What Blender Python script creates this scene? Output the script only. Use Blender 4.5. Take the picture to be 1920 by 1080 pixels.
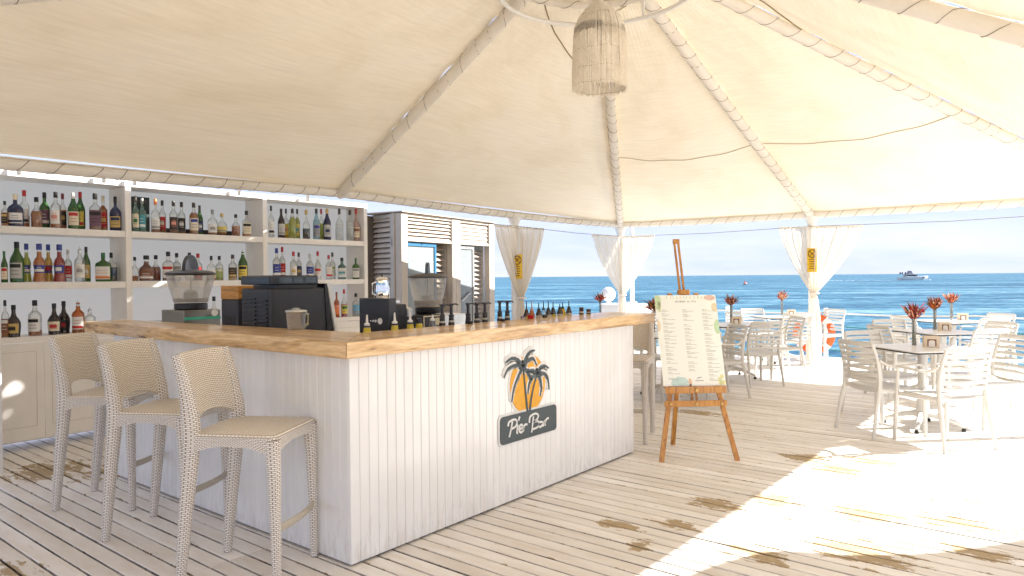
import bpy, math, random
from mathutils import Vector, Matrix
R = math.radians
PI = math.pi
random.seed(11)
for o in list(bpy.data.objects): bpy.data.objects.remove(o)
S = bpy.context.scene
COL = S.collection

# ------------------------------------------------------------------ camera, sky, sun, exposure
# World frame: X runs along the long front of the bar (away from the lens), Y along its short arm, Z up; metres.
TH, PITCH, ROLL = .6735, -.0156, -.0081
def bar_frame(x, y, z):
    u = (math.sin(TH), math.cos(TH)); w = (-math.cos(TH), math.sin(TH))
    return Vector((x*u[0]+y*u[1], x*w[0]+y*w[1], z))
CAM = Vector((-2.2461, -2.8353, 1.45))
fwd = bar_frame(0, math.cos(PITCH), math.sin(PITCH))
up0 = bar_frame(0, -math.sin(PITCH), math.cos(PITCH))
rt0 = bar_frame(1, 0, 0)
rt = rt0*math.cos(ROLL) + up0*math.sin(ROLL)
up = -rt0*math.sin(ROLL) + up0*math.cos(ROLL)
cd = bpy.data.cameras.new('camera'); cam = bpy.data.objects.new('camera', cd); COL.objects.link(cam)
cd.sensor_width = 36; cd.lens = 36*1328.3/1920; cd.clip_start = .05; cd.clip_end = 60000
cam.matrix_world = Matrix(((rt.x, up.x, -fwd.x, CAM.x), (rt.y, up.y, -fwd.y, CAM.y), (rt.z, up.z, -fwd.z, CAM.z), (0, 0, 0, 1)))
S.camera = cam

SUN_EL, SUN_AZ = R(37.3), R(135)          # azimuth clockwise from +Y
sun_dir = Vector((math.sin(SUN_AZ)*math.cos(SUN_EL), math.cos(SUN_AZ)*math.cos(SUN_EL), math.sin(SUN_EL)))
W = bpy.data.worlds.new('World'); S.world = W; W.use_nodes = True
nt = W.node_tree; nt.nodes.clear()
wo = nt.nodes.new('ShaderNodeOutputWorld'); bg = nt.nodes.new('ShaderNodeBackground'); sk = nt.nodes.new('ShaderNodeTexSky')
sk.sky_type = 'NISHITA'; sk.sun_disc = False; sk.sun_elevation = SUN_EL; sk.sun_rotation = SUN_AZ
sk.air_density = 1.0; sk.dust_density = .3; sk.ozone_density = 1.2; sk.altitude = 0
bg.inputs[1].default_value = .15
tc = nt.nodes.new('ShaderNodeTexCoord'); mp = nt.nodes.new('ShaderNodeMapping'); mp.inputs['Scale'].default_value = (1.2, 1.2, 7)
cn = nt.nodes.new('ShaderNodeTexNoise'); cn.inputs['Scale'].default_value = 2.2; cn.inputs['Detail'].default_value = 8; cn.inputs['Roughness'].default_value = .6
cr = nt.nodes.new('ShaderNodeValToRGB'); cr.color_ramp.elements[0].position = .42; cr.color_ramp.elements[1].position = .66
cr.color_ramp.elements[0].color = (.555, .64, .93, 1); cr.color_ramp.elements[1].color = (.735, .765, .90, 1)   # high haze with thin cloud
mx = nt.nodes.new('ShaderNodeMix'); mx.data_type = 'RGBA'; mx.inputs[0].default_value = .988
nt.links.new(tc.outputs['Generated'], mp.inputs[0]); nt.links.new(mp.outputs[0], cn.inputs['Vector'])
nt.links.new(cn.outputs['Fac'], cr.inputs[0]); nt.links.new(cr.outputs[0], mx.inputs[7])
nt.links.new(sk.outputs[0], mx.inputs[6]); nt.links.new(mx.outputs[2], bg.inputs[0]); nt.links.new(bg.outputs[0], wo.inputs[0])
sl = bpy.data.lights.new('sun', 'SUN'); sl.energy = 2.0; sl.angle = R(.53); sl.color = (1, .965, .92)
so = bpy.data.objects.new('sun', sl); COL.objects.link(so); so.rotation_euler = (-sun_dir).to_track_quat('-Z', 'Y').to_euler(); so.location = (6, -8, 12)
S.view_settings.view_transform = 'Standard'; S.view_settings.look = 'None'; S.view_settings.exposure = 3.08
S.view_settings.gamma = 1; S.view_settings.use_curve_mapping = False
S.render.engine = 'CYCLES'
S.cycles.use_denoising = True
S.cycles.max_bounces = 14; S.cycles.transparent_max_bounces = 24; S.cycles.diffuse_bounces = 9; S.cycles.glossy_bounces = 3; S.cycles.transmission_bounces = 6
S.cycles.sample_clamp_indirect = 8; S.cycles.caustics_reflective = False; S.cycles.caustics_refractive = False

# ------------------------------------------------------------------ materials
MATS = {}
def mat(name, col=(.8, .8, .8), rough=.5, metal=0., spec=.5, coat=0., build=None):
    if name in MATS: return MATS[name]
    m = bpy.data.materials.new(name); m.use_nodes = True; MATS[name] = m
    b = m.node_tree.nodes['Principled BSDF']
    b.inputs['Base Color'].default_value = (*col, 1); b.inputs['Roughness'].default_value = rough
    b.inputs['Metallic'].default_value = metal; b.inputs['Specular IOR Level'].default_value = spec
    b.inputs['Coat Weight'].default_value = coat
    if build: build(m, m.node_tree, b)
    return m
def N(t, kind, **kw):
    n = t.nodes.new(kind)
    for k, v in kw.items():
        if hasattr(n, k): setattr(n, k, v)
        else: n.inputs[k.replace('_', ' ')].default_value = v
    return n
def ramp(t, stops):
    n = t.nodes.new('ShaderNodeValToRGB'); e = n.color_ramp.elements
    while len(e) < len(stops): e.new(.5)
    for i, (p, c) in enumerate(stops):
        e[i].position = p; e[i].color = (*c, 1) if len(c) == 3 else (c[0], c[0], c[0], 1)
    return n
def mixc(t, fac, a, b, mode='MIX'):
    n = t.nodes.new('ShaderNodeMix'); n.data_type = 'RGBA'; n.blend_type = mode
    for i, v in ((0, fac), (6, a), (7, b)):
        if hasattr(v, 'type') and hasattr(v, 'links'): t.links.new(v, n.inputs[i])
        elif isinstance(v, (int, float)): n.inputs[i].default_value = v
        else: n.inputs[i].default_value = (*v, 1)
    return n.outputs[2]
def math_(t, op, a, b=None, c=None):
    n = t.nodes.new('ShaderNodeMath'); n.operation = op
    for i, v in enumerate((a, b, c)):
        if v is None: continue
        if hasattr(v, 'links'): t.links.new(v, n.inputs[i])
        else: n.inputs[i].default_value = v
    return n.outputs[0]
def coords(t, src='Object', scale=(1, 1, 1), rot=(0, 0, 0)):
    mp = t.nodes.new('ShaderNodeMapping'); mp.inputs['Scale'].default_value = scale; mp.inputs['Rotation'].default_value = rot
    if src == 'World':
        g = t.nodes.new('ShaderNodeNewGeometry'); t.links.new(g.outputs['Position'], mp.inputs[0])
    else:
        g = t.nodes.new('ShaderNodeTexCoord'); t.links.new(g.outputs[src], mp.inputs[0])
    return mp.outputs[0]
def noise(t, vec, scale=5, detail=4, rough=.5, dist=0):
    n = N(t, 'ShaderNodeTexNoise'); n.inputs['Scale'].default_value = scale; n.inputs['Detail'].default_value = detail
    n.inputs['Roughness'].default_value = rough; n.inputs['Distortion'].default_value = dist; t.links.new(vec, n.inputs['Vector']); return n.outputs['Fac']
def bump(t, b, h, strength=.3, dist=.005):
    n = t.nodes.new('ShaderNodeBump'); n.inputs['Strength'].default_value = strength; n.inputs['Distance'].default_value = dist
    t.links.new(h, n.inputs['Height']); t.links.new(n.outputs[0], b.inputs['Normal']); return n

def paint(name, col, rough=.45, grime=.10, coat=0., scuff=False):
    def f(m, t, b):
        v = coords(t, 'World', (3, 3, 1.5)); n = noise(t, v, 2.5, 6, .6); r = ramp(t, [(.35, (1-grime,)*3), (.7, (1., 1., 1.))]); t.links.new(n, r.inputs[0])
        c = mixc(t, 1, col, r.outputs[0], 'MULTIPLY')
        if scuff:
            g = t.nodes.new('ShaderNodeNewGeometry'); sp = t.nodes.new('ShaderNodeSeparateXYZ'); t.links.new(g.outputs['Position'], sp.inputs[0])
            k = math_(t, 'MULTIPLY', math_(t, 'MAXIMUM', math_(t, 'SUBTRACT', .34, sp.outputs[2]), 0.), 1.0)
            q = noise(t, coords(t, 'World', (26, 26, 5)), 1.4, 8, .7, .6); w = math_(t, 'MULTIPLY_ADD', k, .75, q); rs_ = ramp(t, [(.66, (0., 0., 0.)), (.88, (.30,)*3)]); t.links.new(w, rs_.inputs[0])
            c = mixc(t, rs_.outputs[0], c, (.40, .33, .26))
            oi = t.nodes.new('ShaderNodeObjectInfo').outputs['Random']; ro = ramp(t, [(0, (.955, .95, .94)), (1, (1., 1., 1.))]); t.links.new(oi, ro.inputs[0]); c = mixc(t, 1, c, ro.outputs[0], 'MULTIPLY')
        t.links.new(c, b.inputs['Base Color'])
        n2 = noise(t, coords(t, 'World'), 90, 3); bump(t, b, n2, .12, .002)
    return mat(name, col, rough, coat=coat, build=f)
def plain(name, col, rough=.5, metal=0.): 
    def f(m, t, b):
        n = noise(t, coords(t, 'Object'), 35, 3); r = ramp(t, [(.3, (.86,)*3), (.7, (1., 1., 1.))]); t.links.new(n, r.inputs[0])
        t.links.new(mixc(t, 1, col, r.outputs[0], 'MULTIPLY'), b.inputs['Base Color'])
    return mat(name, col, rough, metal, build=f)

# worn spots on the deck: (x, y, radius along x, radius along y)
WORN = [(2.05, -1.05, .10, .30), (2.35, -1.3, .12, .25), (1.55, -1.02, .07, .22), (1.35, -.75, .07, .25), (1.15, -1.0, .07, .12), (3.55, -1.15, .13, .3), (3.35, -1.45, .15, .35), (3.75, -1.6, .10, .4),
        (1.75, -1.95, .16, .45), (1.4, -1.55, .09, .3), (2.4, -1.85, .14, .35), (2.55, -2.3, .1, .4), (2.1, -2.45, .08, .3), (-1.35, 1.35, .3, .5), (.2, 2.9, .35, .5), (-.25, 3.3, .25, .5), (4.8, .3, .1, .5)]
def deck(m, t, b):
    pos = t.nodes.new('ShaderNodeNewGeometry').outputs['Position']
    loc = t.nodes.new('ShaderNodeTexCoord').outputs['Object']
    oi = t.nodes.new('ShaderNodeObjectInfo').outputs['Random']
    n1 = noise(t, coords(t, 'World', (11, 4.2, 1)), 1.5, 10, .72, .3)
    n2 = noise(t, coords(t, 'World', (55, 16, 1)), 1.6, 7, .75)
    # spots
    acc = None
    for (x, y, rx, ry) in WORN:
        rx, ry = rx*1.25, ry*.62
        vs = t.nodes.new('ShaderNodeMapping'); vs.vector_type = 'POINT'
        vs.inputs['Location'].default_value = (-x/rx, -y/ry, 0); vs.inputs['Scale'].default_value = (1/rx, 1/ry, 0)
        t.links.new(pos, vs.inputs[0]); ln = t.nodes.new('ShaderNodeVectorMath'); ln.operation = 'LENGTH'; t.links.new(vs.outputs[0], ln.inputs[0])
        s = math_(t, 'SUBTRACT', 1.4, ln.outputs['Value']); s = math_(t, 'MAXIMUM', s, 0.)
        acc = s if acc is None else math_(t, 'MAXIMUM', acc, s)
    xl = t.nodes.new('ShaderNodeSeparateXYZ'); t.links.new(loc, xl.inputs[0])
    ax_ = math_(t, 'ABSOLUTE', xl.outputs[0]); edge = math_(t, 'POWER', math_(t, 'DIVIDE', ax_, .047), 7)
    wear = math_(t, 'MULTIPLY_ADD', acc, .245, n1)
    wear = math_(t, 'MULTIPLY_ADD', edge, .10, wear)
    wear = math_(t, 'MULTIPLY_ADD', math_(t, 'SUBTRACT', n2, .5), .22, wear)
    rw = ramp(t, [(.655, (0.,)*3), (.68, (1.,)*3)]); t.links.new(wear, rw.inputs[0])
    wood = ramp(t, [(.3, (.29, .215, .13)), (.55, (.45, .345, .205)), (.8, (.56, .45, .29))]); t.links.new(n2, wood.inputs[0])
    pr = ramp(t, [(0., (.74, .705, .655)), (.5, (.81, .785, .745)), (1., (.88, .86, .825))]); t.links.new(oi, pr.inputs[0])
    dn = noise(t, coords(t, 'World', (5, 1.2, 1)), 2, 7, .65); dr = ramp(t, [(.30, (.84, .79, .73)), (.60, (1., 1., 1.))]); t.links.new(dn, dr.inputs[0])
    base = mixc(t, 1, pr.outputs[0], dr.outputs[0], 'MULTIPLY')
    jn = noise(t, coords(t, 'World', (9.7, 1.1, 1)), 1.0, 6, .65); jr = ramp(t, [(.0, (0.,)*3), (1., (1.,)*3)]); t.links.new(math_(t, 'MULTIPLY', math_(t, 'SUBTRACT', math_(t, 'MULTIPLY_ADD', n2, .0022, ax_), math_(t, 'MULTIPLY_ADD', jn, -.006, .0492)), 600.), jr.inputs[0])
    up_ = math_(t, 'LESS_THAN', ax_, .06)
    col = mixc(t, rw.outputs[0], base, wood.outputs[0])
    t.links.new(mixc(t, math_(t, 'MULTIPLY', jr.outputs[0], up_), col, (.07, .052, .038)), b.inputs['Base Color'])
    h = math_(t, 'MULTIPLY_ADD', rw.outputs[0], -.8, n2); bump(t, b, h, .5, .0022)
    rr = ramp(t, [(0, (.45,)*3), (1, (.8,)*3)]); t.links.new(rw.outputs[0], rr.inputs[0]); t.links.new(rr.outputs[0], b.inputs['Roughness'])
M_deck = mat('worn_painted_boards', rough=.5, build=deck)

def grain(name, ca, cb, cc, axis=0, rough=.35, coat=.3, sc=1.):
    def f(m, t, b):
        s = [9, 9, 9]; s[axis] = .9
        v = coords(t, 'World', tuple(x*sc for x in s))
        n = noise(t, v, 1.6, 8, .62, 1.1); n2 = noise(t, coords(t, 'World', tuple(x*6 for x in s)), 1.5, 4, .6)
        k = noise(t, coords(t, 'World', tuple((1.3 if i == axis else 6) for i in range(3))), 1.3, 3, .5, 2.2)
        r = ramp(t, [(.28, cc), (.45, cb), (.60, ca), (.78, cb)]); t.links.new(n, r.inputs[0])
        r2 = ramp(t, [(.35, (.72, .66, .6)), (.6, (1., 1., 1.))]); t.links.new(n2, r2.inputs[0])
        r3 = ramp(t, [(.31, (.36, .25, .16)), (.385, (1., 1., 1.))]); t.links.new(k, r3.inputs[0])
        c = mixc(t, .8, r.outputs[0], r2.outputs[0], 'MULTIPLY'); c = mixc(t, .85, c, r3.outputs[0], 'MULTIPLY')
        t.links.new(c, b.inputs['Base Color']); bump(t, b, n2, .25, .002)
    return mat(name, ca, rough, coat=coat, build=f)
M_topx = grain('oiled_wood_long', (.90, .66, .38), (.70, .45, .20), (.26, .14, .055), 0, .30, .35)
M_topy = grain('oiled_wood_short', (.90, .66, .38), (.70, .45, .20), (.26, .14, .055), 1, .30, .35)
M_easel = grain('honey_pine', (.62, .30, .055), (.50, .22, .035), (.30, .12, .02), 2, .35, .3, 2.)
M_bamboo = grain('orange_bamboo', (.66, .34, .08), (.58, .28, .06), (.45, .2, .04), 1, .4, .1, 2.)
M_white = paint('white_paint', (.86, .85, .835), .42, .07, .15)
M_plank = paint('white_gloss_paint', (.87, .885, .90), .30, .04, .25, scuff=True)
M_shelf = paint('cream_white_board', (.89, .86, .82), .45, .07)
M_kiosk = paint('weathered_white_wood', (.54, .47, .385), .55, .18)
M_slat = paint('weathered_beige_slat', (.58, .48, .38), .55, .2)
M_steel = plain('brushed_steel', (.62, .62, .60), .3, 1.)
M_alu = plain('dull_aluminium', (.42, .42, .41), .45, .8)
M_black = plain('black_plastic', (.018, .018, .022), .38)
M_char = plain('charcoal_plastic', (.035, .038, .05), .45)
M_resin = paint('white_resin', (.66, .645, .61), .38, .05)
M_rope = plain('grey_cord', (.24, .205, .17), .8)
M_ropew = plain('pale_rope', (.62, .58, .52), .8)
M_teal = plain('teal_rope', (.03, .17, .20), .7)
M_dark = plain('dark_underdeck', (.035, .028, .022), .9)
M_reed = plain('bleached_reed', (.90, .85, .77), .75)
M_reedd = plain('reed_hoop', (.50, .43, .34), .8)
M_redp = plain('red_plastic', (.50, .01, .012), .4)
M_orange = plain('life_ring_orange', (.75, .13, .02), .5)
M_yellow = plain('yellow_sign', (.80, .50, .02), .5)
M_sun = plain('amber_print', (.86, .42, .02), .5)
M_slate = plain('slate_print', (.062, .085, .095), .55)
M_wprint = plain('white_print', (.82, .83, .83), .5)
M_blue = paint('sky_blue_frame', (.03, .15, .30), .45, .1)
M_rubber = plain('black_rubber', (.012, .012, .012), .7)
M_board = mat('menu_paper', (.84, .86, .80), .5)
M_print = plain('grey_ink', (.30, .31, .29), .8)
M_hpl = plain('white_laminate', (.78, .77, .745), .35)
M_boat = plain('boat_white', (.62, .62, .62), .35)
M_glassd = plain('dark_boat_glass', (.02, .03, .05), .1)

def fabric(name, dcol, tcol, mixf, transp=0., streak=.10, uvs=(1.2, 26), bumpk=.25):
    m = bpy.data.materials.new(name); m.use_nodes = True; MATS[name] = m
    t = m.node_tree; t.nodes.clear(); out = t.nodes.new('ShaderNodeOutputMaterial')
    d = t.nodes.new('ShaderNodeBsdfDiffuse'); tr = t.nodes.new('ShaderNodeBsdfTranslucent'); mx = t.nodes.new('ShaderNodeMixShader')
    v = coords(t, 'UV', (uvs[0], uvs[1], 1)); n = noise(t, v, 1.0, 7, .62, .5); n3 = noise(t, coords(t, 'UV', (90, 320, 1)), 1., 2, .5)
    big = noise(t, coords(t, 'UV', (.55, 1.1, 1)), 1., 8, .62, .6)
    r = ramp(t, [(.3, (1-streak,)*3), (.7, (1., 1., 1.))]); t.links.new(n, r.inputs[0])
    r4 = ramp(t, [(.32, (.93, .905, .865)), (.50, (.985, .975, .955)), (.62, (1., 1., 1.))]); t.links.new(big, r4.inputs[0])
    mul = mixc(t, 1, r.outputs[0], r4.outputs[0], 'MULTIPLY')
    t.links.new(mixc(t, 1, dcol, mul, 'MULTIPLY'), d.inputs[0]); t.links.new(mixc(t, 1, tcol, mul, 'MULTIPLY'), tr.inputs[0])
    b = t.nodes.new('ShaderNodeBump'); b.inputs['Strength'].default_value = bumpk; b.inputs['Distance'].default_value = .01
    t.links.new(math_(t, 'MULTIPLY_ADD', n3, .15, n), b.inputs['Height']); t.links.new(b.outputs[0], d.inputs['Normal']); t.links.new(b.outputs[0], tr.inputs['Normal'])
    mx.inputs[0].default_value = mixf; t.links.new(d.outputs[0], mx.inputs[1]); t.links.new(tr.outputs[0], mx.inputs[2]); last = mx.outputs[0]
    if transp > 0:
        tp = t.nodes.new('ShaderNodeBsdfTransparent'); m2 = t.nodes.new('ShaderNodeMixShader'); m2.inputs[0].default_value = transp
        t.links.new(last, m2.inputs[1]); t.links.new(tp.outputs[0], m2.inputs[2]); last = m2.outputs[0]
    t.links.new(last, out.inputs[0]); return m
M_canvas = fabric('cream_canvas', (.90, .85, .765), (.80, .66, .42), .075, 0, .10)
M_sleeve = fabric('white_sleeve', (.92, .90, .87), (.9, .86, .8), .3, 0, .05, (3, 3))
M_sheer = fabric('sheer_voile', (.88, .85, .80), (.90, .86, .79), .50, .10, .10, (40, .6))

M_backing = fabric('translucent_white_sheet', (.90, .82, .72), (1., .80, .60), .88, 0, .03, (1, 1), .02)  # translucency and warm tint added to brighten the shelf back from behind

def glass(name, tint, solid=.0, gl=.10):
    """clear walls: tinted see-through with a fresnel gloss"""
    if name in MATS: return MATS[name]
    m = bpy.data.materials.new(name); m.use_nodes = True; MATS[name] = m
    t = m.node_tree; t.nodes.clear(); out = t.nodes.new('ShaderNodeOutputMaterial')
    tp = t.nodes.new('ShaderNodeBsdfTransparent'); tp.inputs[0].default_value = (*tint, 1)
    gs = t.nodes.new('ShaderNodeBsdfGlossy'); gs.inputs['Roughness'].default_value = .06
    df = t.nodes.new('ShaderNodeBsdfDiffuse'); df.inputs[0].default_value = (*[max(.02, c*.8) for c in tint], 1)
    fr = t.nodes.new('ShaderNodeLayerWeight'); fr.inputs['Blend'].default_value = .35
    rr = t.nodes.new('ShaderNodeMapRange'); rr.inputs['To Min'].default_value = gl*.4; rr.inputs['To Max'].default_value = .55; t.links.new(fr.outputs['Fresnel'], rr.inputs['Value'])
    m1 = t.nodes.new('ShaderNodeMixShader'); m1.inputs[0].default_value = solid; t.links.new(tp.outputs[0], m1.inputs[1]); t.links.new(df.outputs[0], m1.inputs[2])
    m2 = t.nodes.new('ShaderNodeMixShader'); t.links.new(rr.outputs[0], m2.inputs[0]); t.links.new(m1.outputs[0], m2.inputs[1]); t.links.new(gs.outputs[0], m2.inputs[2])
    t.links.new(m2.outputs[0], out.inputs[0]); return m

def wicker(name, ca, cb, cm, bw=.011, rh=.0062):
    def f(m, t, b):
        uv = t.nodes.new('ShaderNodeTexCoord').outputs['UV']
        br = t.nodes.new('ShaderNodeTexBrick'); t.links.new(uv, br.inputs['Vector']); br.offset = .5
        br.inputs['Color1'].default_value = (*ca, 1); br.inputs['Color2'].default_value = (*cb, 1); br.inputs['Mortar'].default_value = (*cm, 1)
        br.inputs['Scale'].default_value = 1; br.inputs['Mortar Size'].default_value = .0014; br.inputs['Mortar Smooth'].default_value = .3
        br.inputs['Brick Width'].default_value = bw; br.inputs['Row Height'].default_value = rh
        t.links.new(br.outputs['Color'], b.inputs['Base Color']); bump(t, b, math_(t, 'SUBTRACT', 1, br.outputs['Fac']), .8, .003)
    return mat(name, rough=.5, build=f)
M_wick = wicker('white_wicker', (.94, .92, .89), (.86, .83, .78), (.27, .20, .14), .0175, .0090)
M_wickb = wicker('tan_wicker', (.93, .90, .84), (.86, .81, .72), (.34, .24, .14), .0190, .0100)

def sea(m, t, b):
    v = coords(t, 'World', (1, 1, 1), (0, 0, R(-38.6)))
    def wav(sx, sy, sc, d=5): 
        mp = t.nodes.new('ShaderNodeMapping'); mp.inputs['Scale'].default_value = (sx, sy, 1); t.links.new(v, mp.inputs[0]); return noise(t, mp.outputs[0], sc, d, .6, .3)
    a = wav(1, .5, 1.25, 8); c = wav(1, .32, .24, 7); e = wav(1, .16, .03, 7)
    h = math_(t, 'ADD', math_(t, 'MULTIPLY', c, 2.6), a); h = math_(t, 'MULTIPLY_ADD', e, 5., h)
    bump(t, b, h, 1., .32)
    f_ = wav(1, .22, .085, 6)
    s = math_(t, 'MULTIPLY_ADD', a, .50, math_(t, 'MULTIPLY_ADD', c, .38, math_(t, 'MULTIPLY_ADD', f_, .30, math_(t, 'MULTIPLY', e, .20))))
    r = ramp(t, [(.59, (.006, .036, .074)), (.665, (.018, .082, .140)), (.725, (.045, .142, .200)), (.82, (.16, .27, .33))]); t.links.new(s, r.inputs[0]); t.links.new(r.outputs[0], b.inputs['Base Color'])
M_sea = mat('sea_water', (.02, .12, .22), .4, spec=.06, build=sea)

# ------------------------------------------------------------------ mesh helper
class MB:
    def __init__(s): s.v = []; s.f = []; s.m = []; s.uv = []; s.M = Matrix.Identity(4)
    def add(s, vs, fs, mi=0, uvs=None):
        k = len(s.v); s.v += [tuple(s.M @ Vector(p)) for p in vs]
        for i, f in enumerate(fs):
            s.f.append([a+k for a in f]); s.m.append(mi); s.uv.append(uvs[i] if uvs else None)
        return s
    def box(s, x0, x1, y0, y1, z0, z1, mi=0, b=0):
        if b <= 0:
            vs = [(x0, y0, z0), (x1, y0, z0), (x1, y1, z0), (x0, y1, z0), (x0, y0, z1), (x1, y0, z1), (x1, y1, z1), (x0, y1, z1)]
            return s.add(vs, [(0, 3, 2, 1), (4, 5, 6, 7), (0, 1, 5, 4), (1, 2, 6, 5), (2, 3, 7, 6), (3, 0, 4, 7)], mi)
        vs = []; idx = {}
        for ix, X in ((0, x0), (1, x1)):
            for iy, Y in ((0, y0), (1, y1)):
                for iz, Z in ((0, z0), (1, z1)):
                    sx = 1 if ix == 0 else -1; sy = 1 if iy == 0 else -1; sz = 1 if iz == 0 else -1
                    for a, p in (('x', (X, Y+sy*b, Z+sz*b)), ('y', (X+sx*b, Y, Z+sz*b)), ('z', (X+sx*b, Y+sy*b, Z))):
                        idx[(ix, iy, iz, a)] = len(vs); vs.append(p)
        fs = []
        for a, o1, o2 in (('x', 1, 2), ('y', 0, 2), ('z', 0, 1)):
            ax = 'xyz'.index(a)
            for e in (0, 1):
                q = []
                for p, r in ((0, 0), (1, 0), (1, 1), (0, 1)):
                    c = [0, 0, 0]; c[ax] = e; c[o1] = p; c[o2] = r; q.append(idx[(*c, a)])
                fs.append(q)
        for ax in range(3):
            a1, a2 = [i for i in range(3) if i != ax]
            for p in (0, 1):
                for r in (0, 1):
                    c0 = [0, 0, 0]; c0[a1] = p; c0[a2] = r; c1 = list(c0); c1[ax] = 1
                    fs.append([idx[(*c0, 'xyz'[a1])], idx[(*c1, 'xyz'[a1])], idx[(*c1, 'xyz'[a2])], idx[(*c0, 'xyz'[a2])]])
        for ix in (0, 1):
            for iy in (0, 1):
                for iz in (0, 1): fs.append([idx[(ix, iy, iz, a)] for a in 'xyz'])
        return s.add(vs, fs, mi)
    def lathe(s, prof, n=16, c=(0, 0, 0), sy=1., p=1., mi=0, caps=True, a0=0., turn=0.):
        """prof [(r,z)]; p<1 squares the section; turn = rotation about z"""
        vs = []; fs = []
        def sup(a):
            ca, sa = math.cos(a), math.sin(a)
            return math.copysign(abs(ca)**p, ca), math.copysign(abs(sa)**p, sa)
        for r, z in prof:
            for i in range(n):
                x, y = sup(2*PI*i/n+a0); x *= r; y *= r*sy
                vs.append((c[0]+x*math.cos(turn)-y*math.sin(turn), c[1]+x*math.sin(turn)+y*math.cos(turn), c[2]+z))
        for j in range(len(prof)-1):
            for i in range(n):
                k = (i+1) % n; fs.append((j*n+i, j*n+k, (j+1)*n+k, (j+1)*n+i))
        if caps:
            fs.append(tuple(range(n-1, -1, -1))); fs.append(tuple((len(prof)-1)*n+i for i in range(n)))
        return s.add(vs, fs, mi)
    def sweep(s, pts, rad, n=8, mi=0, upv=(0, 0, 1), caps=True, sq=1.):
        """tube along pts; rad = r, (rx,ry) or a list of them (rx sideways, ry along upv); uv in metres"""
        P = [Vector(p) for p in pts]; vs = []; fs = []; uvs = []; L = 0; prev = None; us = []
        for i, p in enumerate(P):
            d = (P[min(i+1, len(P)-1)]-P[max(i-1, 0)]).normalized()
            U = Vector(upv)
            if abs(d.dot(U)) > .97: U = prev if prev is not None and abs(d.dot(prev)) < .9 else Vector((1, 0, 0)) if abs(d.x) < .9 else Vector((0, 1, 0))
            side = d.cross(U).normalized(); U2 = side.cross(d).normalized(); prev = U2
            r = rad[i] if isinstance(rad, list) else rad
            rx, ry = r if isinstance(r, tuple) else (r, r)
            if i: L += (p-P[i-1]).length
            us.append(L)
            for k in range(n):
                a = 2*PI*(k+.5)/n; ca, sa = math.cos(a), math.sin(a)
                ca = math.copysign(abs(ca)**sq, ca); sa = math.copysign(abs(sa)**sq, sa)
                vs.append(tuple(p+side*rx*ca+U2*ry*sa))
        r = rad[0] if isinstance(rad, list) else rad
        rx, ry = r if isinstance(r, tuple) else (r, r); per = PI*(rx+ry)
        for j in range(len(P)-1):
            for k in range(n):
                q = (k+1) % n; fs.append((j*n+k, j*n+q, (j+1)*n+q, (j+1)*n+k))
                uvs.append([(k*per/n, us[j]), ((k+1)*per/n, us[j]), ((k+1)*per/n, us[j+1]), (k*per/n, us[j+1])])
        if caps:
            fs.append(tuple(range(n-1, -1, -1))); uvs.append([(0, 0)]*n)
            fs.append(tuple((len(P)-1)*n+k for k in range(n))); uvs.append([(0, 0)]*n)
        return s.add(vs, fs, mi, uvs)
    def slab(s, out, z0, z1, b=.004, mi=0):
        """vertical prism of a convex-ish outline with softened top and bottom edges; uv = x,y"""
        n = len(out); ar = sum(out[i][0]*out[(i+1) % n][1]-out[(i+1) % n][0]*out[i][1] for i in range(n)); sg_ = 1 if ar > 0 else -1
        def ins(k):
            r = []
            for i in range(n):
                a, p, c = Vector(out[i-1]), Vector(out[i]), Vector(out[(i+1) % n]); e1 = (p-a).normalized(); e2 = (c-p).normalized()
                n1 = Vector((-e1.y, e1.x))*sg_; n2 = Vector((-e2.y, e2.x))*sg_; q = (n1+n2)/max(.3, 1+n1.dot(n2)); r.append((p.x+q.x*k, p.y+q.y*k))
            return r
        rings = [(ins(b), z0), (out, z0+b), (out, z1-b), (ins(b), z1)] if b else [(out, z0), (out, z1)]
        vs = [(x, y, z) for o, z in rings for x, y in o]; fs = []; uvs = []
        for j in range(len(rings)-1):
            for i in range(n):
                k = (i+1) % n; f = (j*n+i, j*n+k, (j+1)*n+k, (j+1)*n+i); fs.append(f)
                L = math.dist(out[i], out[k]); a = i*.05; uvs.append([(a, rings[j][1]), (a+L, rings[j][1]), (a+L, rings[j+1][1]), (a, rings[j+1][1])])
        fs.append(tuple(range(n-1, -1, -1))); uvs.append([(rings[0][0][i]) for i in range(n-1, -1, -1)])
        m = (len(rings)-1)*n; fs.append(tuple(m+i for i in range(n))); uvs.append([(rings[-1][0][i]) for i in range(n)])
        return s.add(vs, fs, mi, uvs)
    def grid(s, fn, nu, nv, mi=0, uvs=(1, 1), close=False):
        vs = [fn(i/nu, j/nv) for j in range(nv+1) for i in range(nu+1)]; fs = []; uv = []
        for j in range(nv):
            for i in range(nu):
                a = j*(nu+1)+i; fs.append((a, a+1, a+nu+2, a+nu+1))
                uv.append([(i/nu*uvs[0], j/nv*uvs[1]), ((i+1)/nu*uvs[0], j/nv*uvs[1]), ((i+1)/nu*uvs[0], (j+1)/nv*uvs[1]), (i/nu*uvs[0], (j+1)/nv*uvs[1])])
        return s.add(vs, fs, mi, uv)
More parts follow.
